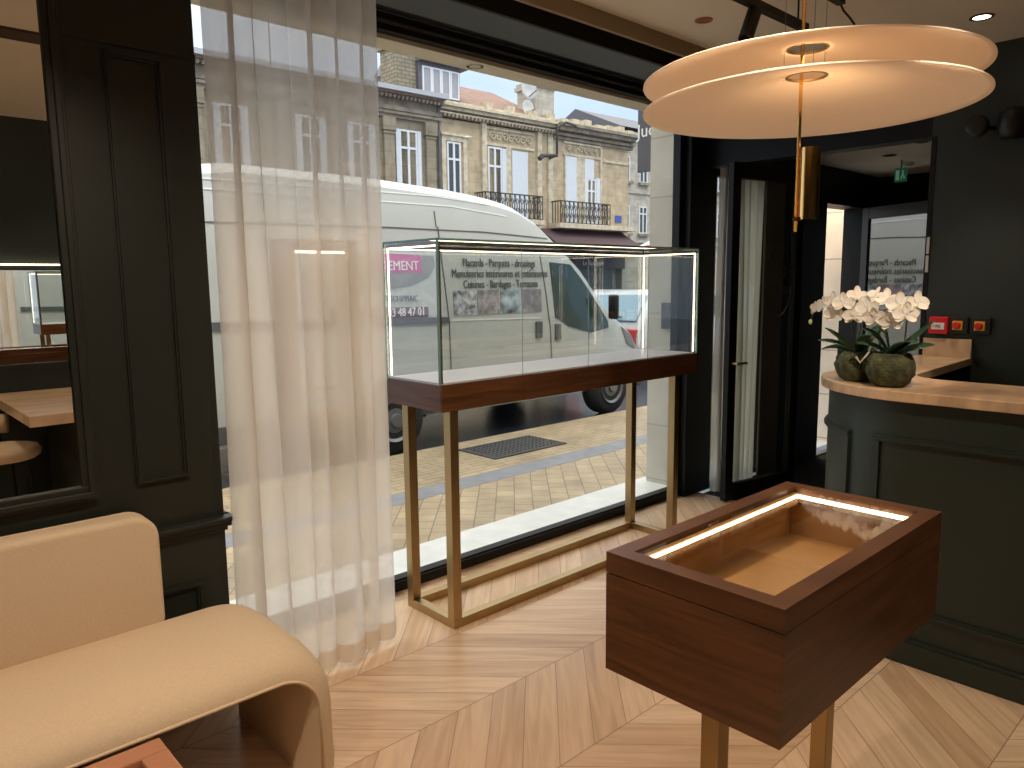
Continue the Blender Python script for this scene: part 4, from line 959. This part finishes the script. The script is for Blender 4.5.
# the lettering on its side
def van_text(txt, x, z, size, mat, sx=1.0, align='LEFT'):
    o = lettering('lettering', txt, size, mat, vn, face_mat((x, 0, z), (1, 0, 0), (0, 0, 1)), extrude=.0, sx=sx, align=align)
    bm = nb(); bm.from_mesh(o.data)
    g = bmesh.ops.extrude_face_region(bm, geom=bm.faces[:]); back = {v for v in g['geom'] if isinstance(v, bmesh.types.BMVert)}; L = WL[vn.name]
    for v in bm.verts: v.co.y = van_side_y(v.co.x+L.x, v.co.z+L.z)-(.016 if v not in back else .009)-L.y
    bmesh.ops.recalc_face_normals(bm, faces=bm.faces[:]); bm.to_mesh(o.data); bm.free(); return o
van_text('Placards - Parquets - dressings', 5.40, 1.665, .118, M_ink, .72, 'CENTER')
van_text('Menuiseries int\u00e9rieures et ext\u00e9rieures', 5.42, 1.555, .118, M_ink, .76, 'CENTER')
van_text('Cuisines - Bardages - Terrasses', 5.41, 1.445, .118, M_ink, .72, 'CENTER')
obj('vinyl_board', overlay([(3.5, 1.80), (4.52, 1.76), (4.53, 1.66), (4.45, 1.56), (4.25, 1.48), (3.95, 1.44), (3.5, 1.40)], .006), M_vgrey, vn, label='grey curved vinyl panel')
obj('vinyl_panel', overlay([(3.86, 1.785), (4.36, 1.765), (4.36, 1.60), (3.86, 1.60)], .009), M_purple, vn, label='magenta panel')
van_text('EMENT', 4.33, 1.625, .125, M_inkw, .9, 'RIGHT')
van_text('LA SCHIPPIAIC', 4.30, 1.33, .08, M_ink, .8, 'RIGHT')
obj('vinyl_panel', overlay([(3.35, 1.285), (4.42, 1.27), (4.42, 1.17), (3.35, 1.18)], .009), M_maroon, vn, label='maroon telephone panel')
van_text('06 83 48 47 01', 4.38, 1.19, .115, M_inkw, .78, 'RIGHT')
for i, (mm_, a) in enumerate(((M_photo1, 4.74), (M_photo2, 5.06), (M_photo3, 5.38), (M_photo4, 5.70))):
    obj('photo_panel', overlay([(a, 1.42), (a+.30, 1.42), (a+.30, 1.17), (a, 1.17)], .008), mm_, vn)

# ---- parked hatchback beyond the van
def small_car(name, lab, x0, y0, paint):
    c = thing(name, lab, 'car', (x0+2, y0, -.15), group='cars parked along the street')
    prof = [(0, .25), (0, .75), (.10, .95), (.55, 1.42), (.8, 1.50), (2.1, 1.48), (2.9, 1.0), (3.7, .88), (3.95, .65), (3.95, .25)]
    bm = prism(nb(), [(x0+a, z-.15) for a, z in prof], y0-.85, y0+.85, 'y'); b = obj('car_body', bm, paint, c, bevel=.08, seg=3)
    # rear window lies on the sloped tail (faces -x)
    bm = nb(); pts = [(.10, .98), (.52, 1.40)]
    vs = [bm.verts.new((x0+pts[0][0]-.02, y0-.70, pts[0][1]-.14)), bm.verts.new((x0+pts[0][0]-.02, y0+.70, pts[0][1]-.14)), bm.verts.new((x0+pts[1][0]-.02, y0+.62, pts[1][1]-.14)), bm.verts.new((x0+pts[1][0]-.02, y0-.62, pts[1][1]-.14))]
    bm.faces.new(vs); g = bmesh.ops.extrude_face_region(bm, geom=bm.faces[:]); bmesh.ops.translate(bm, verts=[v for v in g['geom'] if isinstance(v, bmesh.types.BMVert)], vec=(.05, 0, -.03))
    obj('rear_window', bm, M_carg, c)
    obj('wiper', tube(nb(), [(x0+.04, y0, .84), (x0+.10, y0-.4, .90)], .012), M_blk, c)
    bm = nb(); box(bm, x0+.65, y0-.87, .86, x0+2.4, y0-.85, 1.22); obj('side_window', bm, M_vanglass, c)
    for s in (-1, 1): obj('tail_lamp', bx(x0-.02, y0+s*.62-.16, .42, x0+.10, y0+s*.62+.16, .70), M_carred, c, bevel=.02, label='red tail lamp')
    obj('number_plate', bx(x0-.03, y0-.25, .30, x0, y0+.25, .40), M_wframe, c)
    for a in (.7, 3.2):
        for s in (-1, 1): obj('wheel', lathe(nb(), [(.1, -.09), (.29, -.09), (.30, 0), (.29, .09), (.1, .09)], (x0+a, y0+s*.78, .15), 28, 'y'), M_tyre, c)
    return c
small_car('hatchback_car', 'pale grey hatchback with blue rear window and red tail lamps beyond the van', 9.95, 8.45, M_carw)
small_car('hatchback_car', 'pale car parked farther up the street beyond the stone pier', 15.5, 8.8, M_carw)

# ---- facades opposite: local X along, Y depth (+ away), Z up
FO = (18, 20, -.15); FA = math.radians(-2.4)
def lb(*a): return bx(*a)
ZG = .15
def window(parent, x0, z0, x1, z1, curtain=False, bars=2, shutters=0, y=0.0):
    """recessed window: frame with pane and optional open shutters"""
    bm = nb(); w = .06; frame_y(bm, x0, z0, x1, z1, w, y-.01, y+.06); xm = (x0+x1)/2
    box(bm, xm-.04, y-.015, z0+w, xm+.04, y+.05, z1-w)
    zt = z1-(z1-z0)*.27; box(bm, x0+w, y-.012, zt-.035, x1-w, y+.05, zt+.035)
    f = obj('window', bm, M_wframe, parent, local=True)
    obj('pane', lb(x0+w, y+.02, z0+w, x1-w, y+.03, z1-w), M_wcurt if curtain else M_wpane, f, local=True)
    return f
def shutter(parent, x0, z0, x1, z1, y=-.03):
    return obj('shutter', lb(x0, y-.02, z0, x1, y+.02, z1), M_shut, parent, local=True)
def cornice(bm, x0, x1, z, prof, y=0):
    for (dz0, dz1, out_) in prof: box(bm, x0, y-out_, z+dz0, x1, y+.05, z+dz1)
    return bm
# left building (weathered)
bl = thing('weathered_stone_house', 'weathered grey-brown stone house with pilasters and dormer, left of the row', 'building', FO, FA)
obj('wall', lb(-16, 0, 0, -2.50, 7, 6.75+ZG), M_stoneD, bl, local=True)
bm = nb(); cornice(bm, -16, -2.42, 6.6+ZG, [(0, .10, .10), (.10, .18, .18), (.22, .34, .14), (.58, .70, .30), (.70, .86, .45)])
box(bm, -16, -.06, 6.9, -2.48, .3, 7.4)
obj('cornice', bm, M_trimD, bl, local=True)
bm = nb()
for i in range(90): box(bm, -15.9+i*.15, -.36, 7.28+ZG*.0, -15.83+i*.15, -.2, 7.38)
obj('dentils', bm, M_trimD, bl, local=True)
obj('gutter', lb(-16, -.55, 7.46, -2.40, -.40, 7.60), plain('pale_zinc_gutter', (.42, .44, .48), .5), bl, local=True)
for x0 in (-15.2, -12.8, -10.4, -8.0, -6.35, -4.58, -3.02):
    bm = nb(); box(bm, x0, -.12, 3.6, x0+.36, .02, 6.55); box(bm, x0-.05, -.17, 6.35, x0+.41, .02, 6.75); box(bm, x0-.03, -.15, 6.25, x0+.39, .02, 6.30)
    obj('pilaster', bm, M_stoneD, bl, local=True)
for i, x0 in enumerate((-14.4, -12.0, -9.6, -7.3, -5.66, -3.98)):
    window(bl, x0, 4.4, x0+.66, 6.45, y=-.02); 
    shutter(bl, x0+.66, 4.4, x0+.80, 6.45); shutter(bl, x0-.14, 4.4, x0, 6.45)
obj('roof', (lambda b: (prism(b, [(-.4, 7.50), (3.6, 8.15), (7, 7.6), (7, 7.4), (-.4, 7.4)], -16, -2.6, 'x'), b)[-1])(nb()), M_tiles, bl, local=True)
dm = obj('dormer', (lambda b: (box(b, -2.95, .35, 7.5, -1.30, 3.0, 8.78), b)[-1])(nb()), M_slatez, bl, local=True)
obj('dormer_roof', (lambda b: (prism(b, [(-2.98, 8.75), (-2.7, 9.25), (-1.4, 9.2), (-1.0, 8.88), (-1.0, 8.75)], .15, 3.1, 'y'), b)[-1])(nb()), M_slatez, bl, local=True)
for k in range(4):
    x0 = -2.82+k*.37; f = obj('window', frame_y(nb(), x0, 7.72, x0+.36, 8.62, .05, .30, .36), M_wframe, bl, local=True)
    obj('pane', lb(x0+.05, .33, 7.77, x0+.31, .34, 8.57), M_wcurt, f, local=True)
def chimney(parent, x0, x1, y0, y1, z0, z1, mat):
    bm = nb(); box(bm, x0, y0, z0, x1, y1, z1-.25); box(bm, x0-.08, y0-.08, z1-.25, x1+.08, y1+.08, z1-.12); box(bm, x0-.03, y0-.03, z1-.12, x1+.03, y1+.03, z1)
    return obj('chimney', bm, mat, parent, local=True)
chimney(bl, -3.72, -2.95, .5, 1.4, 7.4, 9.35, bricks('grey_brick_chimney', (.38, .33, .23), (.30, .27, .20), (.20, .18, .14), .3, .12, msize=.02, vert=True, rough=.9))
obj('downpipe', tube(nb(), [(-2.52, -.1, 3.0), (-2.52, -.1, 7.3)], .05), M_slatez, bl, local=True)
# middle building
bmid = thing('cream_stone_house', 'cream limestone house with scrolled friezes and red tiled roof, middle of the row', 'building', FO, FA)
obj('wall', lb(-2.48, 0, 0, 2.66, 7, 7.0), M_stoneY, bmid, local=True)
bm = nb(); cornice(bm, -2.48, 2.70, 6.90+ZG, [(0, .08, .08), (.08, .14, .16), (.2, .30, .22), (.30, .38, .34)])
box(bm, -2.48, -.10, 7.40, 2.68, .15, 7.56)
for x0 in (-2.4, -.55, .45, 1.5, 2.4): box(bm, x0, -.14, 7.3, x0+.28, .2, 7.74)
obj('cornice', bm, M_trimst, bmid, local=True)
bm = nb()
for i in range(32): box(bm, -2.40+i*.16, -.26, 7.02, -2.32+i*.16, -.1, 7.12)
obj('dentils', bm, M_trimD, bmid, local=True)
def surround(parent, x0, z0, x1, z1, w=.16):
    bm = nb(); box(bm, x0-w, -.06, z0, x0, .03, z1+w); box(bm, x1, -.06, z0, x1+w, .03, z1+w); box(bm, x0, -.06, z1, x1, .03, z1+w); box(bm, x0-w-.05, -.12, z1+w, x1+w+.05, .03, z1+w+.08)
    return obj('surround', bm, M_trimst, parent, local=True)
surround(bmid, -2.22, 3.9, -1.50, 6.30); window(bmid, -2.16, 4.2, -1.60, 6.28, y=-.03)
obj('pier', lb(-.72, -.10, 3.6, -.52, .03, 7.1), M_trimst, bmid, local=True)
obj('pier', lb(1.85, -.10, 3.6, 2.05, .03, 7.1), M_trimst, bmid, local=True)
obj('pier', lb(2.40, -.07, 0, 2.64, .03, 7.1), M_trimst, bmid, local=True)
bm = nb(); box(bm, -.50, -.05, 6.34, 1.72, .03, 6.42); box(bm, -.50, -.05, 6.88, 1.72, .03, 6.94); box(bm, .38, -.05, 3.9, .62, .03, 6.34)
obj('surround', bm, M_trimst, bmid, local=True)
def scroll_frieze(parent, x0, x1, z, h, n):
    bm = nb()
    for i in range(n):
        cx = x0+(x1-x0)*(i+.5)/n; s = 1 if i % 2 else -1
        pts = [(cx+s*h*.45*(1-t/14)*math.cos(t*.75), -.05, z+h*.45*(1-t/14)*math.sin(t*.75)) for t in range(13)]
        tube(bm, pts, .026, 5)
    return obj('scroll_frieze', bm, M_trimst, parent, local=True)
scroll_frieze(bmid, -.35, 1.6, 6.65, .36, 7)
window(bmid, -.42, 3.9, .20, 6.30, y=-.02); shutter(bmid, .20, 3.9, .38, 6.28); shutter(bmid, .66, 3.9, 1.40, 6.26)
def balcony(parent, x0, x1, z0, z1):
    bm = nb(); y = -.55
    box(bm, x0, y-.02, z1-.04, x1, y+.02, z1); box(bm, x0, y-.02, z0, x1, y+.02, z0+.04)
    box(bm, x0-.02, y, z1-.04, x0+.02, 0, z1); box(bm, x1-.02, y, z1-.04, x1+.02, 0, z1)
    n = int((x1-x0)/.22)
    for i in range(n+1):
        x = x0+(x1-x0)*i/n; box(bm, x-.012, y-.012, z0, x+.012, y+.012, z1)
        if i < n:
            for s in (1, -1):
                cz = z0+(z1-z0)*(.32 if s > 0 else .68); cx = x+.11
                tube(bm, [(cx+s*.09*(1-t/12)*math.cos(t*.8), y, cz+.12*(1-t/12)*math.sin(t*.8)) for t in range(10)], .014, 5)
            tube(bm, [(x+.03, y, z0+.04), (x+.11, y, (z0+z1)/2), (x+.03, y, z1-.04)], .012, 5)
    for xx in (x0, x1):
        for k in range(1, 4): box(bm, xx-.012, y+k*.14-.012, z0, xx+.012, y+k*.14+.012, z1)
    return obj('balcony_railing', bm, M_iron, parent, local=True)
balcony(bmid, -1.0, 1.65, 3.85, 4.70)
obj('balcony_slab', lb(-1.05, -.65, 3.68, 1.7, 0, 3.85), M_trimst, bmid, local=True)
obj('roof', (lambda b: (prism(b, [(-.05, 7.5), (3.4, 9.15), (7, 7.6), (7, 7.3), (-.05, 7.3)], -2.45, 2.60, 'x'), b)[-1])(nb()), M_tiles, bmid, local=True)
bm = nb(); box(bm, -1.2, .1, 7.55, -1.05, .1, 7.6) if False else None
ch2 = chimney(bmid, 2.10, 3.05, .3, 1.3, 7.2, 8.95, M_stoneL)
def dish(parent, x, z, r):
    bm = lathe(nb(), [(0, .10), (r*.5, .08), (r, 0), (r*.98, -.02), (r*.5, .06), (0, .08)], (x, .1, z), 24, 'y')
    d = obj('satellite_dish', bm, plain('pale_dish_paint', (.62, .62, .60), .5), parent, local=True, smooth=True)
    obj('dish_arm', tube(nb(), [(x, .1, z-r*.7), (x, -.3, z-.1)], .02, 6), M_rim, d, local=True)
dish(bmid, 1.62, 8.50, .36); dish(bmid, 1.56, 7.86, .27)
# right building
br = thing('corner_stone_house', 'cream stone corner house with iron balcony over a dark awning, right of the row', 'building', FO, FA)
obj('wall', lb(2.70, 0, 2.5, 6.95, 8, 7.0), M_stoneY, br, local=True)
bm = nb(); box(bm, 2.70, .3, 0, 6.95, 8, 2.5); box(bm, 2.70, 0, 0, 3.0, .3, 2.5); box(bm, 6.6, 0, 0, 6.95, .3, 2.5)
obj('shopfront_wall', bm, plain('pale_shopfront_render', (.45, .43, .38), .7, noise=.1), br, local=True)
obj('shop_window', lb(3.3, .24, .5, 6.3, .3, 2.3), M_wpane, br, local=True)
obj('shop_fascia', lb(3.0, -.08, 2.15, 6.7, .0, 2.62), M_sign, br, local=True)
br_l = local_text('Le Bouquet', .26, M_inkw, br, face_mat((4.2, -.085, 2.28), (1, 0, 0), (0, 0, 1)))
bm = nb(); cornice(bm, 2.66, 7.08, 6.90, [(0, .10, .12), (.12, .22, .22), (.28, .42, .40), (.42, .52, .52)])
obj('cornice', bm, M_trimD, br, local=True)
bm = nb(); box(bm, 2.75, -.2, 7.40, 7.0, .2, 7.55)
for i, x0 in enumerate((2.9, 3.5, 4.15, 4.8, 5.4, 6.05, 6.6)): box(bm, x0, -.26, 7.5, x0+.34, .2, 7.62+.05*(i % 3))
obj('parapet', bm, M_trimst, br, local=True)
bm = nb(); box(bm, 3.26, -.06, 3.9, 3.32, .03, 6.4); box(bm, 5.22, -.06, 3.9, 5.32, .03, 6.9); box(bm, 3.2, -.06, 6.36, 5.3, .03, 6.44); box(bm, 3.2, -.06, 6.80, 5.3, .03, 6.88); box(bm, 3.90, -.05, 3.9, 4.36, .04, 6.36); box(bm, 5.35, -.05, 6.3, 6.9, .03, 6.38)
obj('surround', bm, M_trimst, br, local=True)
scroll_frieze(br, 3.35, 5.15, 6.62, .30, 6)
shutter(br, 3.33, 3.9, 3.90, 6.34); shutter(br, 4.36, 5.6, 4.86, 6.34); window(br, 4.50, 3.9, 5.0, 5.60, y=-.02); shutter(br, 5.0, 3.9, 5.24, 5.65); shutter(br, 4.36, 3.9, 4.50, 5.6)
balcony(br, 2.55, 5.25, 3.80, 4.62)
obj('balcony_slab', lb(2.4, -.7, 3.62, 6.7, 0, 3.80), M_trimst, br, local=True)
obj('awning', (lambda b: (prism(b, [(0, 3.62), (-.05, 3.62), (-1.55, 2.78), (-1.55, 2.70), (0, 3.4)], 1.85, 6.45, 'x'), b)[-1])(nb()), M_awn, br, local=True, label='dark maroon awning')
obj('street_name_plaque', lb(6.15, -.03, 4.0, 6.52, 0, 4.28), M_blue, br, local=True, label='small blue plaque')
obj('street_lantern_bracket', tube(tube(tube(nb(), [(2.42, -.1, 6.15), (2.42, -.5, 6.2), (2.42, -.5, 7.2), (2.9, -.5, 7.42), (3.4, -.5, 7.35)], .05), [(2.42, -.5, 6.2), (1.7, -.5, 6.12)], .06), [(1.7, -.5, 6.12), (1.55, -.5, 6.0)], .09), M_iron, br, local=True)
# far building
bf = thing('distant_stone_house', 'pale grey stone house farther down the street beyond the corner', 'building', (18+6, 26, -.15), FA)
obj('wall', lb(7.5, 0, 0, 26, 6, 9.4), M_stoneL, bf, local=True)
obj('roof', (lambda b: (prism(b, [(-.3, 9.6), (3, 11), (6, 9.6)], 7.5, 26, 'x'), b)[-1])(nb()), M_slatez, bf, local=True)
bm = nb(); cornice(bm, 7.5, 26, 9.0, [(0, .2, .15), (.25, .4, .3)]); cornice(bm, 7.5, 26, 3.7, [(0, .15, .15)]); cornice(bm, 7.5, 26, 6.3, [(0, .1, .08)])
obj('cornice', bm, M_stoneL, bf, local=True)
for i in range(10):
    x0 = 7.9+i*1.45
    if x0 > 24: break
    for z0, z1 in ((4.2, 5.65), (6.9, 8.2)):
        window(bf, x0, z0, x0+.65, z1, y=-.03); bmw2 = nb(); box(bmw2, x0-.1, -.2, z0-.14, x0+.75, 0, z0); obj('window_sill', bmw2, M_trimD, bf, local=True)
# street furniture glimpsed through the showcase
ov = thing('oval_hanging_sign', 'dark brown oval board hanging by a shop across the street', 'sign', (11.1, 11.5, 1.2))
obj('board', (lambda b: (lathe(b, [(0, -.02), (.24, -.02), (.24, .02), (0, .02)], (0, 0, 0), 28, 'y'), bmesh.ops.transform(b, matrix=Matrix.Translation((11.3, 11.6, 1.62)) @ Matrix.Rotation(.6, 4, 'Z') @ Matrix.Diagonal((1, 1, 1.5, 1)), verts=b.verts[:]), b)[-1])(nb()), M_photo3b, ov)
obj('post', tube(nb(), [(11.3, 11.6, 1.95), (11.3, 11.6, 2.15)], .03), M_iron, ov)
obj('stand', tube(nb(), [(11.45, 11.55, -.15), (11.45, 11.55, 2.15), (11.3, 11.6, 2.15)], .03), M_iron, ov)
pr = thing('striped_parasol', 'white and red parasol beside the corner house awning', 'parasol', (23.2, 17.0, -.15))
bm = nb(); lathe(bm, [(.0, 3.1), (1.1, 2.55), (1.08, 2.5), (0, 3.0)], (23.2, 17.0, 0), 8); obj('canopy', bm, M_wframe, pr)
for a in (200, 270, 240):
    bm = nb(); lathe(bm, [(0, 0), (.20, 0), (.20, .03), (0, .03)], (23.2+.75*math.cos(math.radians(a)), 17+.75*math.sin(math.radians(a)), 2.74), 14); obj('red_patch', bm, M_red, pr)
obj('pole', tube(nb(), [(23.2, 17, -.15), (23.2, 17, 3.0)], .04), M_iron, pr)
